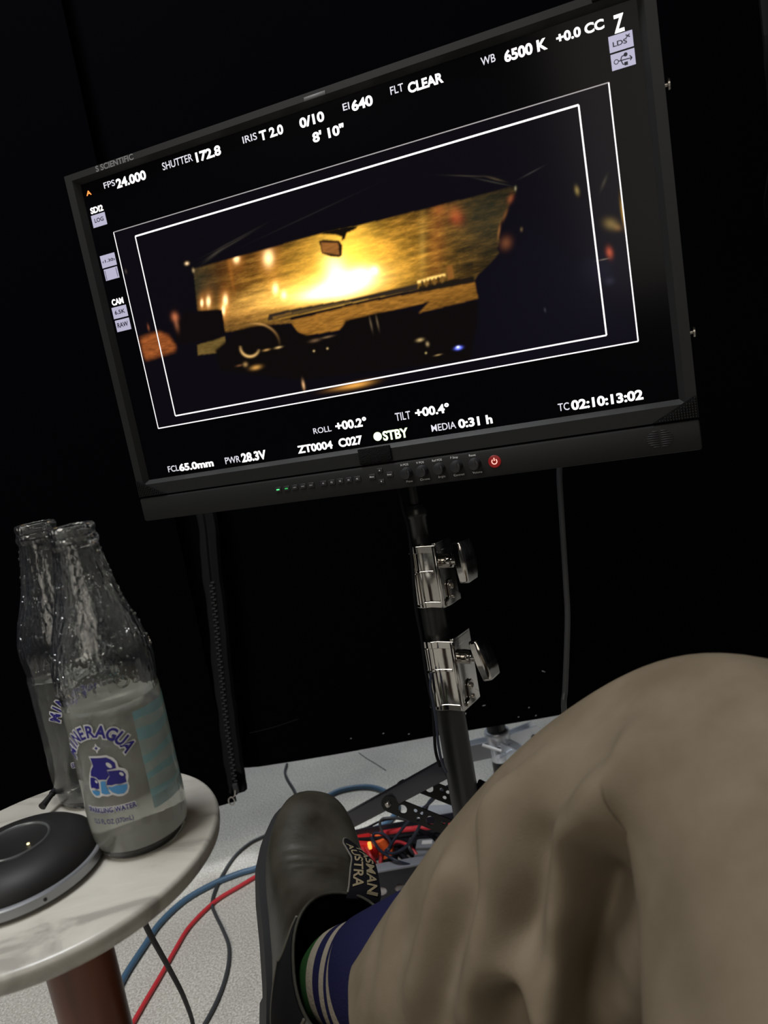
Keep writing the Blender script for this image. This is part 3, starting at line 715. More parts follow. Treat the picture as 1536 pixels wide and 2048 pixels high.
def collar(zb, zt, r, tab, knob_tilt, th):
    """cast clamp collar: faceted body, flanges, clamp ears, boss and T-handle"""
    h = zt - zb; rot = np.array([[math.cos(th), -math.sin(th), 0, SX], [math.sin(th), math.cos(th), 0, SY], [0, 0, 1, zb], [0, 0, 0, 1.0]])
    def body(g, e):      # plan outline: rounded behind, flat face to the right, chamfer toward the viewer
        out = [(e, -r * .80 - g), (e, r * .70 + g)]
        out += [((r + g) * math.cos(a), (r + g) * math.sin(a)) for a in np.linspace(math.radians(50), math.radians(302), 30)]
        return out
    mb = MB(); e = r + .0085
    mb.add(*prism(body(0, e), .004, h - .004))
    mb.add(*prism(body(.0016, e + .0012), 0, .0072)); mb.add(*prism(body(.0016, e + .0012), h - .0085, h))
    mb.add(*prism([(x, y) for x, y in body(.0011, e - .006)], h * .56, h * .60))
    mb.add(*lathe([(r * .34, h * .06), (r * .36, h * .08), (r * .30, h * .55), (r * .26, h * .57)], 20), M=np.array([[1, 0, 0, -r * .10], [0, 1, 0, -r * .86], [0, 0, 1, 0], [0, 0, 0, 1.0]])); mb.add(*lathe([(r * .24, h * .58), (r * .24, h * .90)], 20), M=np.array([[1, 0, 0, -r * .12], [0, 1, 0, -r * .86], [0, 0, 1, 0], [0, 0, 0, 1.0]]))
    mb.add(*box((e - .0005, -r * .88, h * .5), (.0042, .0042, h * .98), .0010))
    ear = [(e - .004, -r * .8), (e + .0010, -r * .8), (e + .0010, r * .95), (e - .004, r * .95)]
    mb.add(*prism(ear, 0, h * 1.03))
    c = mb.build('collar', MT['chrome'], stand, so, smooth=True, angle=25)
    c.data.transform(Matrix.Identity(4))
    V = np.array([v.co for v in c.data.vertices]) + np.array(so); V = V @ rot[:3, :3].T + rot[:3, 3] - np.array(so)
    c.data.vertices.foreach_set('co', V.ravel()); c.data.update(); bevel(c)
    d = np.array([math.cos(th), math.sin(th), 0]); tg = np.array([-math.sin(th), math.cos(th), 0])
    base = np.array([SX, SY, zb + h * .70]) + d * e
    Mx = frame_from(base, tg, z=d)
    mb = MB().add(*lathe([(.0085, -.001), (.0080, .003), (.0078, .010), (.0062, .0105), (.0050, .0108), (.0046, .0165), (.0062, .0170), (.0062, .022)], 24), M=Mx)
    mb.build('clamp_boss', MT['chrome'], stand, so)
    # T-handle slab, softly bowed
    hd = base + d * .0250; a = knob_tilt; lu = np.array([0, 0, math.cos(a)]) + tg * math.sin(a) * .5 - d * 0 + d * math.sin(a) * .0
    lu = np.array([0, 0, 1.0]) * math.cos(a) + (-d * .35 + tg * .9) * math.sin(a) * .0 + d * (-math.sin(a))
    Mh = frame_from(hd, lu, z=d); v, f = [], []
    prof = [(-.0230, .0105), (-.0212, .0122), (-.011, .0134), (0, .0138), (.011, .0134), (.0212, .0122), (.0230, .0105)]
    for x, hw in prof:
        bow = .0028 * (1 - (x / .024) ** 2)
        for y, z in ((-hw * .9, -.0045), (hw * .9, -.0045), (hw, .0045), (hw * .86, .0058 + bow), (-hw * .86, .0058 + bow), (-hw, .0045)): v.append((x, y, z))
    for i in range(len(prof) - 1):
        for k in range(6): f.append((i * 6 + k, i * 6 + (k + 1) % 6, (i + 1) * 6 + (k + 1) % 6, (i + 1) * 6 + k))
    f.append(tuple(range(5, -1, -1))); f.append(tuple(len(v) - 6 + k for k in range(6)))
    bevel(MB().add(v, f, M=Mh).build('t_handle', MT['chrome'], stand, so, angle=30), .0009)
    # tab with two screws low on the ear
    tb = MB(); Mt = frame_from(np.array([SX, SY, zb + h * .17]) + d * (e + .0016), tg, z=d)
    tb.add(*prism([(-.013, -.011), (.015, -.011), (.015, -.004), (.008, .002), (.006, .012), (.003, .016), (-.003, .016), (-.006, .012), (-.006, -.002), (-.013, -.006)][::1], 0, .0022), M=Mt)
    bevel(tb.build('clamp_tab', MT['chrome'], stand, so, angle=30), .0005)
    for yy, rr in ((.009, .0036), (-.003, .0024)):
        Ms = frame_from(np.array([SX, SY, zb + h * .17 + yy]) + d * (e + .0036), tg, z=d)
        MB().add(*lathe([(rr, -.001), (rr, .0012), (rr * .6, .0016), (rr * .55, .0004), (.0003, .0004)], 16), M=Ms).build('screw', MT['bolt'], stand, so)


collar(z_c1b, z_c1t, .0180, 1, .06, math.radians(-38))
collar(z_c2b, z_c2t, .0215, 1, .26, math.radians(-36))
# splayed square legs and perforated braces
def rot4_(l): return np.array([[1, 0, 0, l[0]], [0, 1, 0, l[1]], [0, 0, 1, l[2]], [0, 0, 0, 1.0]])
def sq_leg(a, b, wd=.022):
    a = np.asarray(a); b = np.asarray(b); d = b - a; L = np.linalg.norm(d); M = frame_from((a + b) / 2, d, z=(0, 0, 1))
    return MB().add(*box((0, 0, 0), (L, wd, wd), .002), M=M)
p1 = at_y(897, 1533, SY + .03); e1 = at_y(565, 1712, 1.08)
sq_leg(p1, e1, .0215).build('leg', MT['tube_grey'], stand, so)
hubz = float(p1[2])
MB().add(*lathe([(.006, .004), (.022, .006), (.024, .03), (.010, .04), (.008, float(e1[2]))], 20), M=rot4_((e1[0], e1[1], 0))).build('leg_foot', MT['tube_black'], stand, so)
sq_leg((SX + .02, SY, hubz - .02), (SX + .30, SY + .18, .02)).build('leg', MT['tube_grey'], stand, so)
sq_leg((SX, SY - .02, hubz - .12), (SX + .06, SY - .34, .02)).build('leg', MT['tube_grey'], stand, so)
MB().add(*lathe([(.022, .13), (.024, .135), (.024, .20), (.021, .205)], 28), M=T()).build('brace_hub', MT['tube_black'], stand, so)
def brace(pa, pb, depth_dir, name='brace_plate'):
    L = np.linalg.norm(pb - pa); hw = .0105; n = 8
    out = [(hw * math.cos(a), hw * math.sin(a)) for a in np.linspace(math.pi / 2, 1.5 * math.pi, n)]
    out += [(L + hw * math.cos(a), hw * math.sin(a)) for a in np.linspace(-math.pi / 2, math.pi / 2, n)]
    holes = []; x = .019; k = 0
    while x < L - .012:
        if k % 2 == 0: holes.append((x, 0, .0058)); x += .0165
        else: holes += [(x, .0042, .0027), (x + .0085, .0042, .0027), (x + .0085 - .002, -.0042, .0027)]; x += .0215
        k += 1
    v, f = holes_plate(out, holes, .003); M = frame_from(pa, pb - pa, z=depth_dir)
    return MB().add(v, f, M=M).build(name, MT['tube_black'], stand, so, smooth=False)
def on_leg(t): return p1 + (e1 - p1) * t
# find the place on the leg seen at the brace bolt
tt = min(np.linspace(0, 1, 400), key=lambda t: abs(proj(on_leg(t))[0, 0] - 793)); bl = on_leg(tt)
vd = bl - CAM; vd /= np.linalg.norm(vd)
ld = (e1 - p1) / np.linalg.norm(e1 - p1); sd = np.cross(ld, [0, 0, 1]); sd /= np.linalg.norm(sd)
if sd @ vd > 0: sd = -sd
bd = at_depth(1010, 1700, proj(bl)[0, 2] - .05); pn = sd * .6 - vd * .6; pn /= np.linalg.norm(pn)
b0 = bl + sd * .016 + np.array([0, 0, -.004]); brace(b0, bd, pn)
b1 = at_depth(832, 1566, proj(bl)[0, 2] + .025); brace(b1, b1 + (bd - b0), pn)
MB().add(*lathe([(.0042, -.001), (.0042, .002), (.003, .0035), (.0004, .004)], 16), M=frame_from(b0 + sd * .0015, ld, z=sd)).build('bolt', MT['bolt'], stand, so)
pm = bl - sd * .0125 + np.array([0, 0, .010]); MB().add(*box((0, 0, 0), (.010, .006, .006), .001), M=frame_from(pm, ld, z=(0, 0, 1))).build('bolt_nut', MT['tube_black'], stand, so)

# ------------------------------------------------------------------ second stand behind the drape
BX, BY = 0.145, 1.335
bo = (BX, BY, 0); bz = lambda px, py: float(at_y(px, py, BY)[2])
stand2 = empty('light_stand', bo, 'chrome-based light stand half hidden behind the drape, right of the black stand', 'stand')
TB = np.array([[1, 0, 0, BX], [0, 1, 0, BY], [0, 0, 1, 0], [0, 0, 0, 1.0]]); zr = bz(1000, 1468)
MB().add(*lathe([(.019, zr - .10), (.019, zr + 1.2)], 28), M=TB).build('main_tube', MT['tube_black'], stand2, bo)
MB().add(*lathe([(.021, zr - .016), (.0255, zr - .014), (.0262, zr + .006), (.0240, zr + .010), (.0200, zr + .010)], 32), M=TB).build('ring_clamp', MT['zinc'], stand2, bo)
MB().add(*lathe([(.010, zr - .105), (.015, zr - .10), (.016, zr - .060), (.020, zr - .050), (.020, zr - .02)], 24), M=TB).build('sleeve', MT['zinc'], stand2, bo)
MB().add(*lathe([(.009, .004), (.009, zr - .10)], 20), M=TB).build('lower_tube', MT['tube_black'], stand2, bo)
for k, (ang, L) in enumerate(((math.radians(186), .075), (math.radians(-62), .06), (math.radians(20), .07))):
    d = np.array([math.cos(ang), math.sin(ang), 0]); n = np.array([-d[1], d[0], 0])
    for s in (-1, 1):
        c = np.array([BX, BY, zr - .022]) + d * (.020 + L / 2) + n * s * .010
        pl = [(-L / 2, -.016), (L / 2 - .004, -.018), (L / 2, -.014), (L / 2, .012), (L / 2 - .004, .016), (-L / 2, .018)]
        MB().add(*prism(pl, -.0015, .0015), M=frame_from(c, d, z=n * s)).build('bracket_plate', MT['zinc'], stand2, bo, angle=30)
    c = np.array([BX, BY, zr - .028]) + d * (.020 + L - .014)
    MB().add(*lathe([(.0055, -.016), (.0055, -.0145), (.0032, -.014), (.0032, .014), (.0055, .0145), (.0055, .016)], 16), M=frame_from(c, d, z=n)).build('pivot_bolt', MT['bolt'], stand2, bo)
    fe = np.array([BX, BY, 0]) + d * (.11, .20, .30)[k] + np.array([0, 0, .014])
    sq_leg(c, fe, .016).build('leg', MT['tube_black'], stand2, bo)
MB().add(*tube([at_y(965, 1490, BY - .045), at_y(1002, 1502, BY - .048)], .0030, 10, 0)).build('link_rod', mat('white_rod', (.7, .7, .7), .4), stand2, bo)
MB().add(*tube([at_y(996, 1514, BY - .05), at_y(1014, 1507, BY - .03)], .0042, 12, 0)).build('lock_pin', MT['zinc'], stand2, bo)


# ------------------------------------------------------------------ cables
def cable(name, P, r, m, label, n=10, sm=8, group=None):
    o = MB().add(*tube(P, r, n, sm)).build(name, m); tag(o, label, 'cable', group); return o
fl = lambda pts, r: [at_z(x, y, r + .0008) for x, y in pts]
ys = SY - .020
cable('power_cable', [at_y(x, y, ys) for x, y in ((796, 960), (799, 985), (806, 1020), (814, 1045), (820, 1080), (825, 1130), (829, 1190), (834, 1230), (843, 1275), (850, 1330), (858, 1375), (865, 1410), (868, 1450), (871, 1500), (880, 1533))], .0018, MT['cable_black'], 'thin black cable running down the left side of the monitor stand')
cable('power_cable', [at_y(x, y, SY - .027) for x, y in ((862, 1345), (861, 1375), (866, 1402), (872, 1440), (877, 1490), (884, 1525), (893, 1545))], .0016, MT['cable_dark'], 'short dark cable loop beside the lower chrome collar')
cable('hanging_cable', [at_y(x, y, .80) for x, y in ((1119, 925), (1119, 960), (1122, 1010), (1127, 1090), (1132, 1170), (1135, 1230), (1133, 1310), (1130, 1380), (1128, 1420))] + [at_y(1140, 1520, .86), at_z(1180, 1600, .006)], .0033, MT['cable_grey'], 'black cable hanging straight down from the right half of the monitor')
cable('floor_cable', fl([(215, 2030), (228, 1995), (255, 1943), (290, 1890), (320, 1846), (370, 1800), (430, 1766), (480, 1746), (520, 1733), (570, 1700), (620, 1620), (660, 1590), (690, 1578), (730, 1573), (762, 1579), (790, 1597), (795, 1617), (780, 1640), (752, 1657), (715, 1668)], .0052), .0052, MT['cable_blue'], 'thick blue cable curving across the floor under the boot', 12)
cable('floor_cable', fl([(258, 2060), (290, 2004), (322, 1950), (350, 1900), (380, 1852), (430, 1803), (480, 1772), (520, 1748), (580, 1712), (640, 1700)], .0036) + fl([(690, 1690), (735, 1682)], .004), .0036, MT['cable_red'], 'red cable on the floor left of the boot', 12)
cable('floor_cable', fl([(405, 2056), (430, 2010), (448, 1965), (457, 1925), (457, 1890), (445, 1858), (429, 1825), (424, 1806), (430, 1782), (446, 1748), (470, 1712), (500, 1686), (535, 1668), (575, 1640), (592, 1600), (589, 1582), (577, 1562), (570, 1545), (574, 1528)], .0030), .0030, MT['cable_grey'], 'thin grey cable snaking along the floor between the table and the drape', 10)

# ------------------------------------------------------------------ side table with its things
TX, TY, TZ, TR = -.2663, .4579, .54, .1138
table = empty('side_table', (TX, TY, 0), 'small round side table with marble top on one wooden post', 'table')
to = (TX, TY, 0); TT = np.array([[1, 0, 0, TX], [0, 1, 0, TY], [0, 0, 1, 0], [0, 0, 0, 1.0]])
MB().add(*lathe([(TR - .010, TZ - .0145), (TR - .004, TZ - .0140), (TR - .0012, TZ - .0110), (TR - .0002, TZ - .0070), (TR, TZ - .0035), (TR - .0008, TZ - .0012), (TR - .0028, TZ)], 96), M=TT).build('tabletop', MT['marble'], table, to)
MB().add(*lathe([(.0230, .02), (.0220, .06), (.0225, .40), (.0235, .5255)], 36), M=TT).build('leg', MT['wood'], table, to)
MB().add(*lathe([(.100, 0), (.102, .004), (.098, .012), (.040, .020), (.024, .024)], 48), M=TT).build('foot_plate', MT['wood'], table, to)


def rot4(loc, a=0):
    return np.array([[math.cos(a), -math.sin(a), 0, loc[0]], [math.sin(a), math.cos(a), 0, loc[1]], [0, 0, 1, loc[2]], [0, 0, 0, 1.0]])
# puck-shaped device
DX, DY, DR = -.2770, .4385, .0520
puck = empty('speakerphone', (DX, DY, TZ), 'round black domed device with silver rim lying beside the bottles', 'speaker'); po = (DX, DY, TZ); TP = rot4(po)
MB().add(*lathe([(DR - .009, 0), (DR - .006, .0016)], 96), M=TP).build('rubber_foot', MT['sole'], puck, po)
MB().add(*lathe([(DR - .008, .0014), (DR - .002, .0018), (DR, .0032), (DR + .0004, .0092), (DR - .0004, .0100), (DR - .003, .0102)], 96), M=TP).build('rim', MT['puck_rim'], puck, po)
MB().add(*lathe([(DR - .0022, .0092), (DR - .0026, .0112), (.0465, .0160), (.041, .0205), (.034, .0235), (.0260, .0250), (.0220, .0252), (.0212, .0246)], 96, False), M=TP).build('top_shell', MT['puck'], puck, po)
MB().add(*lathe([(.0219, .0250), (.0212, .0258), (.0204, .0252), (.0198, .0236)], 96, False, False), M=TP).build('light_ring', MT['puck_ring'], puck, po)
MB().add(*lathe([(.0206, .0240), (.012, .0230), (.0005, .0228)], 96, False), M=TP).build('touch_plate', MT['puck_gloss'], puck, po)
c = at_z(56, 1687, TZ + .0255); MB().add(*lathe([(.0009, 0), (.0009, .0006), (.0002, .001)], 12), M=rot4((c[0], c[1], TZ + .0250))).build('indicator', MT['led_amber'], puck, po)
for x, y in ((84, 1790), (186, 1693), (-40, 1815)):
    p = at_z(x, y, TZ + .006); a = math.atan2(p[1] - DY, p[0] - DX); d = np.array([math.cos(a), math.sin(a), 0])
    MB().add(*lathe([(.0011, 0), (.0011, .0005)], 12), M=frame_from(np.array([DX, DY, TZ + .006]) + d * (DR + .0001), (0, 0, 1), z=d)).build('microphone_hole', MT['sole'], puck, po)
q0 = at_z(90, 1606, TZ + .010); q1 = at_z(104, 1588, TZ + .012); q2 = at_z(120, 1566, TZ + .014)
mb = MB().add(*tube([q0 + (q0 - q1) * .4, q0, q1], lambda t: .0030 - .0010 * t, 12, 4)); mb.build('cable_boot', MT['puck'], puck, po)
edge = np.array([TX, TY]) + (q2[:2] - np.array([TX, TY])) / np.linalg.norm(q2[:2] - np.array([TX, TY])) * (TR + .012)
dn = np.array([edge[0], edge[1], TZ - .03])
lowp = [at_depth(281, 1824, .615), at_depth(300, 1868, .66), at_depth(340, 1940, .75), at_depth(370, 2000, .82), at_depth(388, 2060, .90), at_z(395, 2160, .004), at_z(330, 2230, .004)]
cable('device_cord', [q1, q2, np.array([edge[0], edge[1], TZ + .012]), dn, dn + np.array([.03, .01, -.06]), at_depth(255, 1765, .60)] + lowp, .0026, MT['cable_black'], 'black cord leaving the round device and hanging below the tabletop')

# bottles
HB = .222; RB = .0322
PROF = [(.0240, .0000), (.0280, .0010), (.0302, .0045), (.0316, .012), (.0322, .024), (.0322, .034), (.0317, .041), (.0316, .104), (.0309, .1075), (.0309, .1095), (.0318, .1125), (.0326, .121), (.0325, .128), (.0312, .137),
        (.0285, .148), (.0250, .158), (.0218, .167), (.0190, .178), (.0170, .190), (.0155, .200), (.0146, .2065), (.0146, .2075), (.0156, .2095), (.0158, .2115), (.0150, .2135), (.0143, .2145), (.0143, .2160), (.0149, .2178), (.0149, .2200), (.0138, .2218), (.0122, .2220),
        (.0112, .2205), (.0112, .208), (.0130, .196), (.0158, .180), (.0190, .168), (.0225, .157), (.0262, .146), (.0290, .136), (.0303, .127), (.0301, .118), (.0292, .108), (.0296, .100), (.0296, .040), (.0298, .030), (.0296, .014), (.0278, .0065), (.0230, .0050), (.0004, .0085)]


def cyl_hit(px, py, c, r):
    d = ray(px, py); a = d[0] ** 2 + d[1] ** 2; ox, oy = CAM[0] - c[0], CAM[1] - c[1]; b = d[0] * ox + d[1] * oy; q = ox * ox + oy * oy - r * r
    D = b * b - a * q
    if D < 0: s = -b / a
    else: s = (-b - math.sqrt(D)) / a
    p = CAM + d * s; return math.atan2(p[1] - c[1], p[0] - c[0]), p[2] - c[2]


bc = at_z(289, 1668, TZ); BC = (float(bc[0]), float(bc[1]), TZ)
RL = .0318


def wrap(th, z, r): return np.stack([r * np.cos(th), r * np.sin(th), z], -1)


def subdiv_poly(pts, n=4):
    out = []
    for i in range(len(pts)):
        a, b = np.array(pts[i]), np.array(pts[(i + 1) % len(pts)])
        out += [tuple(a + (b - a) * k / n) for k in range(n)]
    return out


def tri_fill(pts):
    """fill outline in 2D, refined so that it can bend around the glass"""
    bm = bmesh.new(); vs_ = [bm.verts.new((x, y, 0)) for x, y in pts]; bm.faces.new(vs_)
    bmesh.ops.triangulate(bm, faces=bm.faces[:], ngon_method='EAR_CLIP')
    bmesh.ops.subdivide_edges(bm, edges=[e for e in bm.edges if e.calc_length() > .003], cuts=2, use_grid_fill=True)
    bmesh.ops.triangulate(bm, faces=bm.faces[:])
    bm.verts.index_update(); v = np.array([tuple(p.co) for p in bm.verts])[:, :2]; f = [tuple(q.index for q in p.verts) for p in bm.faces]; bm.free()
    return v, f


def make_bottle(label):
    root = empty('glass_bottle', BC, label, 'bottle', 'sparkling water bottles on the side table')
    n = 96; v, f = lathe(PROF, n, True, False)
    L = len(PROF); f.append(tuple((L - 1) * n + k for k in range(n)))
    v = np.array(v); zz = v[:, 2]; an = np.arctan2(v[:, 1], v[:, 0]); flute = np.clip((zz - .150) / .02, 0, 1) * np.clip((.203 - zz) / .006, 0, 1) * .024
    v[:, :2] *= (1 + flute * np.cos(an * 12))[:, None]
    MB().add(v, f).build('glass', MT['glass'], root)
    lv = .1035
    prof = [(.0004, .0086), (.0230, .0051), (.0279, .0066), (.0297, .0141), (.0299, .030), (.0297, .040), (.0297, .099), (.0296, lv), (.0292, lv + .0008), (.0280, lv)]
    v, f = lathe(prof, n, False, True); f.append(tuple(range(n - 1, -1, -1))); MB().add(v, f).build('water', MT['water'], root)
    # --- printed front label traced on the glass
    Z = lambda x, y: cyl_hit(150 + x / 7.875, 1420 + y / 7.875, BC, RL)
    thR, zR = Z(235, 345)
    def decal(name, polys, m, off):
        mb = MB()
        for p in polys:
            q = [Z(*t) for t in p]; q = [((a - thR) * RL, b) for a, b in q]; vv, ff = tri_fill(q)
            mb.add(wrap(vv[:, 0] / RL + thR, vv[:, 1], RL + off), ff)
        mb.build(name, m, root)
    ell = lambda x, y, a, b, g: [(x + a * math.cos(t) * math.cos(g) - b * math.sin(t) * math.sin(g), y + a * math.cos(t) * math.sin(g) + b * math.sin(t) * math.cos(g)) for t in np.linspace(0, 2 * math.pi, 16, endpoint=False)]
    decal('jug_backing', [[(215, 728), (490, 710), (600, 750), (660, 810), (685, 900), (780, 915), (830, 960), (845, 1050), (830, 1120), (860, 1200), (835, 1300), (760, 1350), (680, 1360), (590, 1330), (520, 1365), (440, 1350), (380, 1385), (320, 1370), (270, 1310), (235, 1240), (225, 1150), (225, 1030), (250, 900), (270, 860)],
                          [(318, 525), (348, 575), (405, 600), (362, 640), (350, 690), (325, 640), (268, 606), (308, 578)]], MT['label_white'], .00008)
    decal('jug_print', [[(240, 755), (490, 745), (560, 775), (630, 830), (645, 915), (500, 945), (540, 1030), (490, 1100), (440, 1095), (370, 1100), (330, 1060), (250, 1040), (250, 960), (285, 880)],
                        [(515, 960), (690, 945), (760, 960), (800, 1010), (795, 1060), (815, 1130), (720, 1160), (640, 1165), (580, 1185), (500, 1180), (505, 1110), (545, 1040)],
                        [(245, 1060), (300, 1065), (350, 1100), (380, 1160), (385, 1240), (340, 1245), (300, 1225), (260, 1230), (245, 1150)],
                        [(325, 575), (345, 590), (362, 603), (345, 618), (338, 635), (322, 618), (305, 605), (320, 592)]], MT['label_navy'], .00016)
    decal('water_print', [[(520, 1210), (590, 1210), (650, 1185), (730, 1180), (825, 1155), (825, 1240), (780, 1310), (680, 1325), (600, 1300), (550, 1260)],
                          [(270, 1265), (310, 1265), (395, 1280), (390, 1340), (340, 1350), (290, 1310)],
                          [(400, 1130), (440, 1120), (480, 1120), (490, 1200), (540, 1290), (560, 1320), (480, 1330), (420, 1310)]], MT['label_blue'], .00016)
    decal('jug_handle_holes', [ell(535, 868, 58, 30, .7), ell(733, 1005, 40, 24, .55), ell(338, 1128, 28, 15, .9)], MT['label_white'], .00024)  # white handle openings of the printed jugs
    # --- arched name and straight lines
    thA, zA = Z(840, 560); half = (thA - thR) * RL; drop = max(.004, zR - zA); rad = (half ** 2 + drop ** 2) / (2 * drop); step = math.asin(min(.98, half / rad)) / 4
    for off, m, rr, nm in ((.115, MT['label_white'], .00012, 'name_outline'), (.034, MT['label_navy'], .0002, 'name_lettering')):
        mb = MB()
        for i, ch in enumerate('MINERAGUA'):
            v, f = text2d(ch, off); v0, _ = text2d(ch, .012); c0 = (v0.min(0) + v0.max(0)) / 2; h = .0082; q = (v - c0) * np.array([h / .73 * .84, h / .73])
            a = (i - 4) * step; ca, sa = math.cos(-a), math.sin(-a); q = np.stack([q[:, 0] * ca - q[:, 1] * sa, q[:, 0] * sa + q[:, 1] * ca], 1)
            s = rad * math.sin(a) + q[:, 0]; z = zR - rad + rad * math.cos(a) + q[:, 1]
            mb.add(wrap(thR + s / RL, z, RL + rr), f)
        mb.build(nm, m, root, smooth=False)
    for body, xr, yr, h, cy in (('SPARKLING WATER', 965, 1475, .0036, 0), ('12.5 FL OZ (370mL)', 925, 1690, .0034, 0)):
        thE, zE = Z(xr, yr); hw = (thE - thR) * RL; v0, _ = text2d(body, .004); c0 = (v0.min(0) + v0.max(0)) / 2; wd = v0[:, 0].max() - v0[:, 0].min()
        for off, m, rr, nm in ((.16, MT['label_white'], .00012, 'line_outline'), (.022, MT['label_navy'], .0002, 'line_lettering')):
            if off > .1 and body[0] != 'S': continue
            v, f = text2d(body, off); q = (v - c0) * np.array([2 * hw / wd, h / .73]); mb = MB(); mb.add(wrap(thR + q[:, 0] / RL, zE + q[:, 1], RL + rr), f); mb.build(nm, m, root, smooth=False)
    # --- raised glass lettering round the shoulder
    mb = MB()
    for i, ch in enumerate('JARRITOS'):
        v, f = text2d(ch, .01); c0 = (v.min(0) + v.max(0)) / 2; h = .0085; q = (v - c0) * (h / .73); th = thR + math.radians(63 - (7 - i) * 15.5)
        r = .0326; a = wrap(th + q[:, 0] / r, .1195 + q[:, 1], r + .0006); b = wrap(th + q[:, 0] / r, .1195 + q[:, 1], r - .0006); k = len(a)
        ec = {}
        for t in f:
            for x, y in zip(t, t[1:] + t[:1]): ec[(x, y)] = 1
        side = [(x, k + x, k + y, y) for (x, y) in ec if (y, x) not in ec]
        mb.add(np.r_[a, b], list(f) + [tuple(k + i_ for i_ in reversed(t)) for t in f] + side)
    mb.build('raised_lettering', MT['glass'], root, smooth=False)
    # --- wavy bands of the side label
    H = lambda x, y: cyl_hit(x, y, BC, RL)
    tha = H(272, 1460)[0]; zt_, zb_ = H(330, 1376)[1], H(345, 1592)[1]; edges = np.array([0, .10, .19, .30, .44, .52, .63, .70, .82, 1.0])
    for k in range(9):
        nn = 26; x = np.linspace(0, 1, nn); th = tha + np.radians(80) * x; wv = lambda q: zt_ + (zb_ - zt_) * q + (.0011 * np.sin(x * 7 + q * 9) if 0 < q < 1 else 0 * x)
        mb = MB(); mb.add(np.r_[wrap(th, wv(edges[k + 1]), RL + .0001), wrap(th, wv(edges[k]), RL + .0001)], [(i, i + 1, nn + i + 1, nn + i) for i in range(nn - 1)]); mb.build('side_label_band', MT['label_back2'] if k % 2 else MT['label_back'], root)
    # beads of condensation on the upper glass
    rs = np.random.RandomState(3); mb = MB(); bv, bf = lathe([(.0008, 0), (.0006, .0005), (.0002, .0007)], 6, False)
    for _ in range(280):
        z = rs.uniform(.128, .204); th = rs.uniform(0, 6.283); r = np.interp(z, [p[1] for p in PROF[:21]], [p[0] for p in PROF[:21]]); sc = rs.uniform(.4, 1.5)
        d = np.array([math.cos(th), math.sin(th), .15]); M = frame_from(np.array([r * math.cos(th), r * math.sin(th), z]) - d * .0001, (0, 0, 1), z=d); M[:3, :3] *= sc; mb.add(bv, bf, M=M)
    o = mb.build('water_droplets', MT['glass'], root); o['kind'] = 'stuff'
    return root


def copy_tree(o, parent=None):
    c = o.copy(); COL.objects.link(c)
    if parent is not None: c.parent = parent
    for ch in list(o.children): copy_tree(ch, c)
    return c
bot1 = make_bottle('nearer sparkling water bottle with its name arched over blue jugs')
bot2 = copy_tree(bot1); p2 = at_depth(203, 1588, .575)
bot2.location = (float(p2[0]), float(p2[1]), TZ); bot2.rotation_euler = (0, 0, math.radians(38))
clear = mat('clear_water', (.96, .97, .95), .0, Transmission_Weight=1.0, IOR=1.33); diffuse_mix(clear, .07, (.8, .85, .82))
for ch in bot2.children:
    if ch.name.startswith('water') and 'print' not in ch.name and 'drop' not in ch.name: ch.data = ch.data.copy(); ch.data.materials[0] = clear
bot2['label'] = 'farther sparkling water bottle partly hidden behind the nearer one'

# ------------------------------------------------------------------ cable tray on the floor and what lies in it
tray = None
tc_ = at_z(775, 1738, .075)
TRX0, TRX1, TRY0, TRY1, TRH = float(at_z(660, 1738, .075)[0]), .20, float(tc_[1]), float(tc_[1]) + .13, .075
tray = empty('cable_tray', ((TRX0 + TRX1) / 2, (TRY0 + TRY1) / 2, 0), 'dark perforated metal tray of tangled cables behind the boot', 'tray'); tro = tuple(tray.location)
MB().add(*box(((TRX0 + TRX1) / 2, (TRY0 + TRY1) / 2, .004), (TRX1 - TRX0, TRY1 - TRY0, .006))).build('tray_floor', MT['tray_bed'], tray, tro, smooth=False)
Lx = TRX1 - TRX0; hl = [(-Lx / 2 + .02 + i * .030, 0, .0085) for i in range(int((Lx - .02) / .030))]
v, f = holes_plate([(-Lx / 2, -.034), (Lx / 2, -.034), (Lx / 2, .034), (-Lx / 2, .034)], hl, .003)
MB().add(v, f, M=frame_from(((TRX0 + TRX1) / 2, TRY0, .038), (1, 0, 0), z=(0, -1, 0))).build('tray_side', MT['tube_grey'], tray, tro, smooth=False)
MB().add(*box(((TRX0 + TRX1) / 2, TRY1, .038), (Lx, .003, .068))).build('tray_side', MT['tube_grey'], tray, tro, smooth=False)
for x in (TRX0, TRX1): MB().add(*box((x, (TRY0 + TRY1) / 2, .038), (.003, TRY1 - TRY0, .068))).build('tray_side', MT['tube_grey'], tray, tro, smooth=False)
MB().add(*box(((TRX0 + TRX1) / 2, TRY0 + .006, TRH), (Lx, .020, .004), .001)).build('tray_lip', MT['tray'], tray, tro)


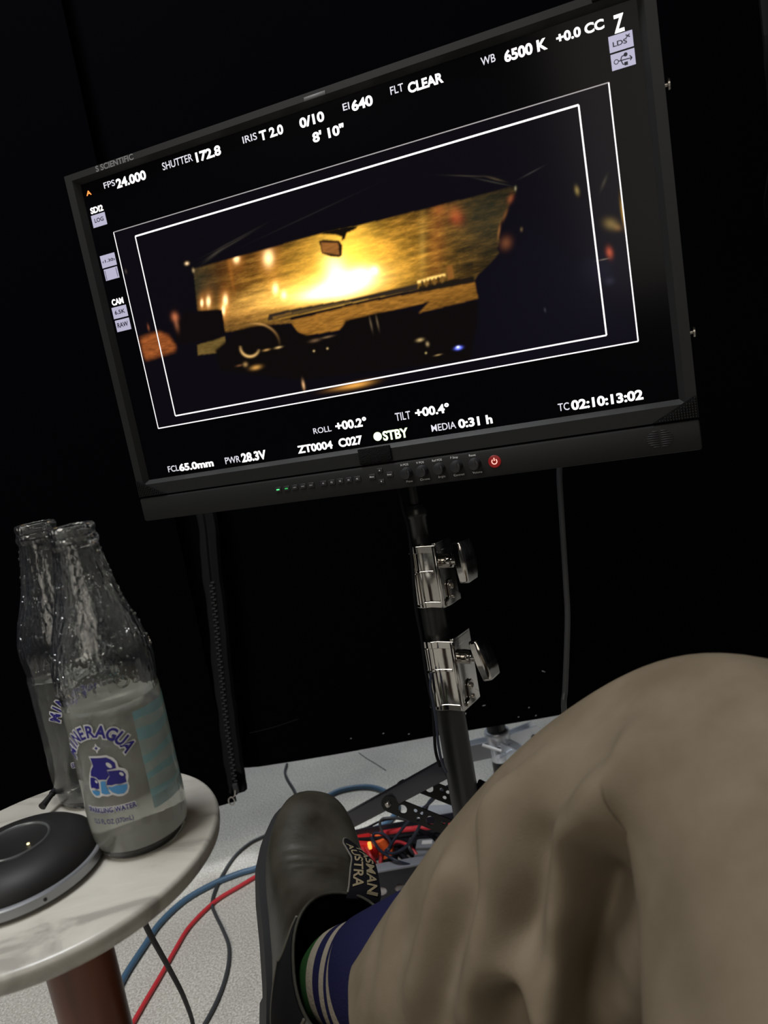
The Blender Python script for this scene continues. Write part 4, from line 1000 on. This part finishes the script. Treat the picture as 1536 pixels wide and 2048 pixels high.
def grey_box(px, py, z, sx, sy, h, a, label, marks):
    c = at_z(px, py, z + h); o = empty('power_supply', (c[0], c[1], z), label, 'power supply', 'grey units by the cable tray'); M = rot4((0, 0, 0), a); b = MB().add(*box((0, 0, h / 2), (sx, sy, h), .004), M=M); b.build('case', MT['grey_case'], o)
    MB().add(*box((0, 0, h * .45), (sx + .002, sy + .002, .004), .001), M=M).build('seam_band', MT['tube_grey'], o)
    for x, y, w_, d_, m_ in marks: MB().add(*box((x, y, h + .0002), (w_, d_, .0008)), M=M).build('sticker', m_, o, smooth=False)
    return o
grey_box(884, 1624, .001, .13, .055, .050, -.22, 'grey power unit with white sticker standing behind the tray', [(-.02, -.015, .045, .012, MT['paper'])])
grey_box(905, 1690, .012, .13, .050, .048, -.18, 'grey power unit with yellow and white print nearer the knee', [(-.045, .012, .018, .010, MT['paper']), (-.02, .010, .014, .010, MT['yellow'])])
def pile(pts, zs, r, m, label, name='tangled_cable'):
    return cable(name, [at_z(x, y, z) for (x, y), z in zip(pts, zs)], r, m, label, 9, 8)
pile([(1000, 1700), (940, 1655), (890, 1652), (840, 1656), (790, 1662), (745, 1672), (715, 1690)], [.07, .085, .085, .08, .07, .05, .04], .0048, MT['cable_red'], 'thick red cable lying across the top of the tangle')
pile([(905, 1568), (880, 1583), (860, 1605), (820, 1640), (795, 1670), (778, 1695), (772, 1703), (790, 1706), (815, 1690), (835, 1660), (850, 1625), (862, 1600), (905, 1570)], [.22, .20, .18, .14, .11, .09, .088, .088, .10, .13, .16, .18, .21], .0026, MT['cable_dark'], 'long dark blue cable looping from the stand into the tray')
pile([(745, 1672), (752, 1666), (770, 1670), (783, 1690), (768, 1706), (750, 1690), (744, 1676), (760, 1700), (790, 1720), (820, 1730)], [.09, .095, .095, .09, .085, .085, .09, .09, .085, .075], .0024, MT['cable_dark'], 'small dark loop of cable above the orange plug')
pile([(770, 1678), (760, 1650), (765, 1638), (785, 1636), (815, 1640)], [.07, .09, .10, .10, .09], .0024, MT['cable_grey'], 'thin grey loop standing up at the back of the tangle')
pile([(705, 1664), (735, 1655), (770, 1640), (840, 1632)], [.04, .05, .05, .05], .0022, MT['cable_black'], 'thin black cable along the back edge of the tray')
pile([(705, 1680), (740, 1678), (790, 1674), (840, 1668), (885, 1662), (930, 1650)], [.08, .085, .09, .095, .10, .10], .0034, MT['cable_black'], 'black cable under the thick red cable')
pile([(840, 1662), (865, 1672), (880, 1690), (900, 1705)], [.10, .105, .10, .09], .0040, MT['cable_black'], 'thick black cable arching over the grey unit')
pile([(822, 1676), (818, 1692), (826, 1706), (840, 1716)], [.07, .07, .06, .05], .0028, MT['cable_grey'], 'grey cable end beside the grey unit')
pile([(783, 1690), (795, 1684), (815, 1690), (830, 1705), (845, 1725)], [.06, .065, .065, .06, .05], .0030, MT['cable_red'], 'thin red cable curving past the orange plug')
for i, (xa, xb) in enumerate(((724, 746), (733, 753))):
    pile([(xa, 1696), (xa + 8, 1712), (xb - 4, 1724), (xb, 1738)], [.08, .075, .065, .05], .0031, MT['cable_red'], ('left', 'right')[i] + ' one of the two red leads dropping into the tray beside the boot')
pile([(775, 1700), (764, 1712), (761, 1728), (763, 1740)], [.08, .075, .065, .055], .0034, MT['cable_red'], 'red lead in front of the orange plug')
for i, pts in enumerate(([(795, 1690), (815, 1700), (830, 1712)], [(790, 1698), (805, 1712), (815, 1722)], [(800, 1684), (828, 1694), (850, 1704)])):
    pile(pts, [.05, .05, .045], .0055, MT['cable_black'], ('upper', 'lower', 'rear')[i] + ' black connector lead in the middle of the tangle')
c = at_z(722, 1680, .08); rp = empty('plug', c, 'red plug beside the boot', 'plug')
MB().add(*box((-.002, 0, -.020), (.040, .035, .045), .006)).build('body', MT['plug_red'], rp); MB().add(*box((.020, 0, -.018), (.014, .026, .030), .004)).build('nose', MT['plug_red'], rp)
c = at_z(766, 1690, .075); op = empty('plug', c, 'glowing orange plug in the tangle of cables', 'plug')
MB().add(*lathe([(.006, -.055), (.012, -.05), (.013, -.010), (.010, -.006), (.011, .010), (.008, .012)], 20), M=frame_from((0, 0, .0), (1, 0, .3), z=(-.5, .2, .8))).build('body', MT['plug_orange'], op)
MB().add(*box((-.022, -.004, .006), (.006, .006, .012), .0015)).build('lamp', MT['glow_orange'], op)
MB().add(*lathe([(.0135, -.03), (.0145, -.028), (.0145, -.02), (.0135, -.018)], 20, False, False), M=frame_from((0, 0, .0), (1, 0, .3), z=(-.5, .2, .8))).build('lock_ring', MT['sole'], op)
c = at_z(742, 1668, .06); o2 = empty('plug', c, 'flat orange connector under the thick red cable', 'plug')
MB().add(*box((0, 0, -.01), (.055, .022, .018), .005), M=rot4((0, 0, 0), .25)).build('body', MT['plug_orange'], o2); MB().add(*box((.030, 0, -.01), (.012, .014, .012), .002), M=rot4((0, 0, 0), .25)).build('nose', MT['sole'], o2)
c = at_z(778, 1722, .05); o3 = empty('plug', c, 'orange connector with black tip standing behind the tray lip', 'plug')
MB().add(*box((0, .006, .0), (.020, .014, .050), .004), M=rot4((0, 0, 0), -.2)).build('body', MT['plug_orange'], o3); MB().add(*box((.012, .0, -.020), (.020, .016, .014), .004), M=rot4((0, 0, 0), .3)).build('tip', MT['sole'], o3)

# ------------------------------------------------------------------ person: trousers, sock, boot
BB = np.array([[0.907156209702213, 0.012158242736242414, 0.42061834046110924], [0.19950483603453992, 0.8676682046604388, -0.4553566810975172], [-0.3704934973754965, 0.49699503393381705, 0.7846849715953252]])
BO = np.array([-0.15120207341167272, 0.6001941373397297, 0.2590399147832795])
person = empty('person', (BO[0], BO[1], 0), 'seated person with one leg crossed, in tan trousers, striped navy sock and dark slip-on boot', 'person'); peo = (BO[0], BO[1], 0)
def bw(p): return BO + np.asarray(p, float) @ BB.T
# loft: (back/bottom y,z) -> (front/top y,z), half width, squareness
RINGS = [((.2085, .016), (.2090, .026), .006), ((.2060, .006), (.2050, .036), .0185), ((.1980, .002), (.1960, .046), .0295), ((.182, .000), (.180, .054), .0390), ((.160, .000), (.158, .060), .0460), ((.130, .000), (.130, .067), .0505),
         ((.098, .000), (.104, .0765), .0495), ((.060, .000), (.086, .0875), .0455), ((.020, .000), (.075, .0965), .0430), ((-.025, .000), (.068, .103), .0430), ((-.060, .002), (.063, .108), .0435), ((-.0765, .022), (.060, .112), .0440),
         ((-.0780, .060), (.057, .1155), .0450), ((-.0740, .100), (.0550, .119), .0460), ((-.0730, .130), (.0530, .122), .0465), ((-.0730, .148), (.0520, .125), .0470)]
RA = np.array([[a[0], a[1], b[0], b[1], w_] for a, b, w_ in RINGS])
def boot_pt(s, phi, off=0.0):
    """s: ring position, phi: 0 = front/top centre, +90deg = right side, 180 = back/bottom"""
    s = np.clip(s, 0, len(RA) - 1); i = np.minimum(s.astype(int), len(RA) - 2); t = (s - i)[..., None]
    im = np.maximum(i - 1, 0); ip = np.minimum(i + 2, len(RA) - 1); P0, P1, P2, P3 = RA[im], RA[i], RA[i + 1], RA[ip]
    q = .5 * (2 * P1 + (P2 - P0) * t + (2 * P0 - 5 * P1 + 4 * P2 - P3) * t * t + (-P0 + 3 * P1 - 3 * P2 + P3) * t ** 3)
    c, sn = np.cos(phi), np.sin(phi); k = .5 * (1 + np.sign(c) * np.abs(c) ** .85)
    low = np.clip((10.0 - s) / 3, 0, 1); wx = np.sign(sn) * np.abs(sn) ** (.85 - .25 * low * (c < 0)); kk = np.where(c < 0, .5 * (1 - np.abs(c) ** (.85 - .35 * low)), k)
    wx = wx * (q[..., 4] + off); y = q[..., 0] * (1 - kk) + q[..., 2] * kk; z = q[..., 1] * (1 - kk) + q[..., 3] * kk
    dy, dz = q[..., 2] - q[..., 0], q[..., 3] - q[..., 1]; L = np.hypot(dy, dz) + 1e-9
    y = y + off * c * dy / L; z = z + off * c * dz / L
    return np.stack([wx, y, z], -1)
def grid_faces(nu, nv, closed=False):
    f = []
    for j in range(nv - 1):
        for i in range(nu if closed else nu - 1):
            i2 = (i + 1) % nu; f.append((j * nu + i, j * nu + i2, (j + 1) * nu + i2, (j + 1) * nu + i))
    return f
nph, ns = 64, 120; ph = np.linspace(0, 2 * np.pi, nph, endpoint=False); ss = np.linspace(0, len(RA) - 1, ns); PH, SS = np.meshgrid(ph, ss)
G = boot_pt(SS, PH)
# walking creases across the vamp
cr = sum(a * np.exp(-((SS - c0 - .25 * np.sin(PH)) / .16) ** 2) for c0, a in ((5.55, -.0012), (5.95, -.0015), (6.35, -.0010), (5.75, .0007), (6.15, .0007))) * np.clip(np.cos(PH), 0, 1)
G = G + cr[..., None] * np.array([0, .3, .95])
inner = boot_pt(np.full_like(ph, len(RA) - 1.0), ph, -.003); in2 = boot_pt(np.full_like(ph, len(RA) - 3.5), ph, -.0045); in3 = boot_pt(np.full_like(ph, len(RA) - 6.0), ph, -.010)
allv = np.concatenate([G.reshape(-1, 3), inner, in2, in3]); fc = grid_faces(nph, ns, True); fb = len(fc)
o_ = ns * nph; fl_ = []
rows = [(ns - 1) * nph, o_, o_ + nph, o_ + 2 * nph]
for a, b in zip(rows, rows[1:]): fl_ += [(a + i, a + (i + 1) % nph, b + (i + 1) % nph, b + i) for i in range(nph)]
fl_.append(tuple(o_ + 2 * nph + i for i in range(nph)))
mb = MB(); mb.add(bw(allv), fc + fl_ + [tuple(range(nph - 1, -1, -1))]); mb.mi = [0] * fb + [1] * len(fl_) + [0]
boot = mb.build('boot', [MT['leather'], MT['lining']], person, peo, angle=60); boot['label'] = 'dark olive leather slip-on boot with worn edges'
# sole
out = []
for y, wl, wr in ((.2130, .004, .004), (.2105, .018, .018), (.203, .030, .029), (.188, .0415, .040), (.165, .0505, .0475), (.135, .0555, .053), (.10, .0530, .052), (.06, .0470, .047), (.02, .0425, .0425), (-.02, .0415, .041), (-.055, .0400, .040), (-.075, .031, .031), (-.083, .014, .014)): out.append((y, wl, wr))
oy = np.linspace(out[0][0], out[-1][0], 40); wl = np.interp(-oy, [-a[0] for a in out], [a[1] for a in out]); wr = np.interp(-oy, [-a[0] for a in out], [a[2] for a in out])
poly = [(-a, y) for a, y in zip(wl, oy)] + [(a, y) for a, y in zip(wr[::-1], oy[::-1])]
v, f = prism(poly, -.014, .006); MB().add(bw(v), f).build('sole', MT['sole'], boot, peo, angle=50)
v, f = prism([(x, y) for x, y in poly if y < .02], -.028, -.014); MB().add(bw(v), f).build('heel', MT['sole'], boot, peo, angle=50)


def patch(s0, s1, p0, p1, off, nu, nv, name, m, shape=None, thick=.0012):
    """piece of material lying on the boot surface"""
    A, B = np.meshgrid(np.linspace(0, 1, nu), np.linspace(0, 1, nv)); S_ = s0 + (s1 - s0) * B; P_ = p0 + (p1 - p0) * A
    if shape: S_, P_ = shape(A, B)
    t = boot_pt(S_, P_, off).reshape(-1, 3); b = boot_pt(S_, P_, off - thick).reshape(-1, 3); n = nu * nv
    f = grid_faces(nu, nv); f2 = [tuple(n + i for i in reversed(q)) for q in f]; rim = [i for i in range(nu)] + [j * nu + nu - 1 for j in range(1, nv)] + [(nv - 1) * nu + i for i in range(nu - 2, -1, -1)] + [j * nu for j in range(nv - 2, 0, -1)]
    sd_ = [(a, n + a, n + b_, b_) for a, b_ in zip(rim, rim[1:] + rim[:1])]
    return MB().add(bw(np.r_[t, b]), [tuple(reversed(q)) for q in f] + [tuple(reversed(q)) for q in f2] + sd_).build(name, m, boot, peo, angle=50)
TOP = len(RA) - 1.0
for sg in (-1, 1):
    def gshape(A, B, sg=sg):
        hw = .62 * (1 - .55 * (1 - B) ** 2.2); c0 = 1.62 + .10 * (1 - B)
        return 9.6 + (TOP + .05 - 9.6) * B, sg * (c0 + hw * (2 * A - 1) * (1 if sg > 0 else -1) * sg)
    patch(0, 0, 0, 0, .0010, 20, 24, 'elastic_panel', MT['gore'], gshape)
    # stitched worn edge framing the elastic
    e = []
    for B in np.linspace(1, 0, 14): e.append((0, B))
    for A in np.linspace(0, 1, 8)[1:-1]: e.append((A, 0))
    for B in np.linspace(0, 1, 14): e.append((1, B))
    Sx, Px = gshape(np.array([a for a, b in e]), np.array([b for a, b in e])); MB().add(*tube(bw(boot_pt(Sx, Px, .0012)), .0011, 7, 3)).build('worn_seam', MT['leather_edge'], boot, peo)
# rolled rim round the opening
pr = np.linspace(0, 2 * np.pi, 50); MB().add(*tube(bw(boot_pt(np.full(50, TOP), pr, -.0012)), .0013, 8, 1)).build('opening_rim', MT['leather'], boot, peo)
# pull tab: folded webbing loop lying down over the instep, with lettering
def tab_pt(a, b):
    """a across (-1..1), b along from the rim (0) to the tip (1)"""
    b = np.asarray(b, float); a = np.asarray(a, float); bk = [-.1, 0, .5, 1.0]
    c = np.stack([np.interp(b, bk, [.020, .023, .029, .021]), np.interp(b, bk, [.042, .052, .090, .127]), np.interp(b, bk, [.122, .127, .107, .080])], -1)
    hw = np.interp(b, [0, .35, .7, 1.0], [.0175, .0150, .0105, .0060])
    c = c + np.stack([0 * b, 0 * b, .004 * np.sin(np.clip(b, 0, 1) * np.pi)], -1)
    return c + np.stack([a * hw * .96, .0 * a, -a * hw * .22 - .002 * a * a], -1)
def tabmesh():
    A, B = np.meshgrid(np.linspace(-1, 1, 10), np.linspace(-.06, 1, 24)); taper = np.where(B > .86, np.sqrt(np.clip(1 - ((B - .86) / .14) ** 2, 0, 1)) * .72 + .28, 1)
    t = tab_pt(A * taper, B).reshape(-1, 3); n = len(t); b = t - np.array([0, .0006, .0016]); f = grid_faces(10, 24)
    rim = list(range(10)) + [j * 10 + 9 for j in range(1, 24)] + [230 + i for i in range(8, -1, -1)] + [j * 10 for j in range(22, 0, -1)]
    MB().add(bw(np.r_[t, b]), [tuple(reversed(q)) for q in f] + [tuple(n + i for i in q) for q in f] + [(a, n + a, n + c_, c_) for a, c_ in zip(rim, rim[1:] + rim[:1])]).build('pull_tab', MT['tab'], boot, peo)
    e = np.array([(-1.0, b) for b in np.linspace(-.02, .86, 14)] + [(-.75, .94), (-.35, .99), (.1, 1.0)]); MB().add(*tube(bw(tab_pt(e[:, 0], e[:, 1])), .0009, 6, 2)).build('tab_edge', MT['leather_edge'], boot, peo)
    for body, a0, a1, b0, b1 in (('AUSTRA', -.80, -.12, .84, .04), ('TASMAN', .08, .78, .80, -.02)):
        v, f = text2d(body, .022); mn, mx = v.min(0), v.max(0); q = (v - mn) / (mx - mn)
        # the line runs from the tip toward the rim, letter tops face right
        P = tab_pt(a0 + (a1 - a0) * q[:, 1], b0 + (b1 - b0) * q[:, 0]) + np.array([0, .0002, .0007]); MB().add(bw(P), f).build('tab_lettering', MT['tab_text'], boot, peo, smooth=False)
tabmesh()


# leg path in camera axes (x right, y down, z away)
def ring_loft(path, radii, nu, nv, up=(0, -1, 0)):
    P = np.array(catmull([np.array(p) for p in path], 30)); rr = np.array(catmull([np.array([r, q]) for r, q in radii], 30)); n = len(P)
    s = np.r_[0, np.cumsum(np.linalg.norm(np.diff(P, axis=0), axis=1))]; S_ = np.linspace(0, s[-1], nv)
    C_ = np.stack([np.interp(S_, s, P[:, k]) for k in range(3)], 1); RR = np.stack([np.interp(S_, s, rr[:, k]) for k in range(2)], 1)
    Tn = np.gradient(C_, axis=0); Tn /= np.linalg.norm(Tn, axis=1)[:, None]; ref = np.array(up, float); out_ = []; ax = []
    for i in range(nv):
        ref = ref - Tn[i] * (ref @ Tn[i]); ref /= np.linalg.norm(ref); b = np.cross(Tn[i], ref); a = np.linspace(0, 2 * np.pi, nu, endpoint=False)
        out_.append(C_[i] + RR[i, 0] * np.cos(a)[:, None] * ref + RR[i, 1] * np.sin(a)[:, None] * b)
    return np.array(out_), C_, S_
# sock
A0 = ((bw((0, -.020, .085)) - CAM) @ R)
sk_path = [A0, ((bw((0, -.020, .125)) - CAM) @ R), (-.009, .372, .566), (.020, .345, .540), (.055, .312, .512)]
g, C_, S_ = ring_loft(sk_path, [(.034, .034), (.039, .039), (.0465, .045), (.049, .047), (.05, .048)], 72, 110)
rib = 1 + .006 * np.sin(np.linspace(0, 2 * np.pi, 72, endpoint=False) * 36); g = C_[:, None] + (g - C_[:, None]) * rib[None, :, None]
mb = MB(); mb.add(np.array([c2w(p) for p in g.reshape(-1, 3)]), grid_faces(72, 110, True))
bands = [(.043, 2), (.048, 1), (.053, 0), (.058, 1), (.063, 0), (.072, 1), (9, 0)]
mi = []
for j in range(109):
    k = next(c for lim, c in bands if S_[j] < lim); mi += [k] * 72
mb.mi = mi; sock = mb.build('sock', [MT['sock_navy'], MT['sock_cream'], MT['sock_green']], person, peo); sock['label'] = 'ribbed navy sock with cream stripes and green heel'

# trousers
tr_path = [(.0270, .374, .522), (.063, .327, .495), (.103, .267, .462), (.147, .208, .426), (.192, .158, .385), (.205, .172, .325), (.196, .235, .255), (.196, .315, .175), (.205, .40, .08), (.215, .48, -.04)]
tr_rad = [(.063, .062), (.073, .068), (.084, .076), (.087, .080), (.081, .081), (.083, .086), (.092, .094), (.097, .100), (.10, .104), (.104, .108)]
nu, nv = 190, 260
g, C_, S_ = ring_loft(tr_path, tr_rad, nu, nv); Wd = np.array([c2w(p) for p in g.reshape(-1, 3)]).reshape(nv, nu, 3); Cw = np.array([c2w(p) for p in C_])
Nn = Wd - Cw[:, None]; Nn /= np.linalg.norm(Nn, axis=2)[..., None]
flatW = Wd.reshape(-1, 3); flatN = Nn.reshape(-1, 3); PX = proj(flatW); facing = ((CAM - flatW) * flatN).sum(1) > 0
DISP = np.zeros(nv * nu)
FOLDS = [([(1054, 1560), (1013, 1723), (984, 1863), (949, 1980), (935, 2048)], .0080, .0085), ([(1322, 1426), (1223, 1595), (1147, 1700), (1124, 1834), (1112, 1980), (1108, 2048)], .0130, .0110),
         ([(908, 1700), (873, 1834), (832, 2020)], .0060, .0080), ([(1190, 1690), (1182, 1747), (1177, 1900), (1177, 2048)], -.0200, .0090), ([(1085, 1600), (1062, 1720), (1050, 1850), (1060, 1930)], -.0110, .0110),
         ([(990, 1892), (1040, 1945), (1085, 2000), (1100, 2048)], .0075, .0080), ([(1010, 1960), (1040, 2010), (1060, 2048)], -.0120, .0110), ([(965, 1650), (940, 1760), (910, 1900), (885, 2048)], -.0065, .0090), ([(1040, 1560), (990, 1640), (965, 1720)], .0040, .0060),
         ([(745, 1905), (728, 1990), (722, 2048)], .0022, .0070), ([(800, 1800), (770, 1900), (755, 2040)], .0030, .0070), ([(1260, 1470), (1180, 1560), (1130, 1640)], -.0045, .0110), ([(1120, 1480), (1050, 1560), (985, 1660)], .0030, .0060)]
for poly, amp, wid in FOLDS:
    pts = np.array(poly, float); dn_ = []
    for a, b in zip(pts[:-1], pts[1:]):
        for t in np.linspace(0, 1, 14): dn_.append(a + (b - a) * t)
    vis = np.where(facing)[0]; L3 = []
    for q in dn_:
        d2 = (PX[vis, 0] - q[0]) ** 2 + (PX[vis, 1] - q[1]) ** 2 + 2e5 * np.maximum(0, PX[vis, 2] - .9); L3.append(flatW[vis[np.argmin(d2)]])
    L3 = np.array(L3); nL = len(L3); wt = np.minimum(1, np.minimum(np.arange(nL) / (nL * .22) + .12, (nL - 1 - np.arange(nL)) / (nL * .22) + .5))
    D = np.full(len(flatW), 9.0); Wt = np.zeros(len(flatW))
    for p, q in zip(L3, wt):
        dd = np.linalg.norm(flatW - p, axis=1); mk = dd < D; D = np.where(mk, dd, D); Wt = np.where(mk, q, Wt)
    DISP += amp * 2.3 * Wt * np.exp(-(D / (wid * 1.3)) ** 2)
DG = DISP.reshape(nv, nu)
for _ in range(10): DG = (DG + np.roll(DG, 1, 1) + np.roll(DG, -1, 1) + np.vstack([DG[:1], DG[:-1]]) + np.vstack([DG[1:], DG[-1:]])) / 5
Wd = Wd + Nn * DG[..., None]
rs = np.random.RandomState(11)                     # soft random undulation of the cloth
sv = np.linspace(0, 1, nv)[:, None]; av = np.linspace(0, 2 * np.pi, nu, endpoint=False)[None]
und = sum(.0011 * np.sin(k * av + m_ * 6.283 * sv + p_) for k, m_, p_ in ((3, 2.2, 1.0), (5, -3.1, 2.2), (2, 4.3, .3), (7, 1.7, 4.0)))
Wd = Wd + Nn * und[..., None]
cuff = Cw[0] + (Wd[0] - Cw[0]) * .955; cuff_in = Cw[8] + (Wd[8] - Cw[8]) * .93
V = np.concatenate([Wd.reshape(-1, 3), cuff, cuff_in]); f = [tuple(reversed(q)) for q in grid_faces(nu, nv, True)]; o_ = nu * nv
f += [(i, (i + 1) % nu, o_ + (i + 1) % nu, o_ + i) for i in range(nu)] + [(o_ + i, o_ + (i + 1) % nu, o_ + nu + (i + 1) % nu, o_ + nu + i) for i in range(nu)]
f.append(tuple((nv - 1) * nu + i for i in range(nu)))
tr = MB().add(V, f).build('trousers', MT['trouser'], person, peo, angle=80); tr['label'] = 'tan twill trouser leg, creased behind the bent knee'
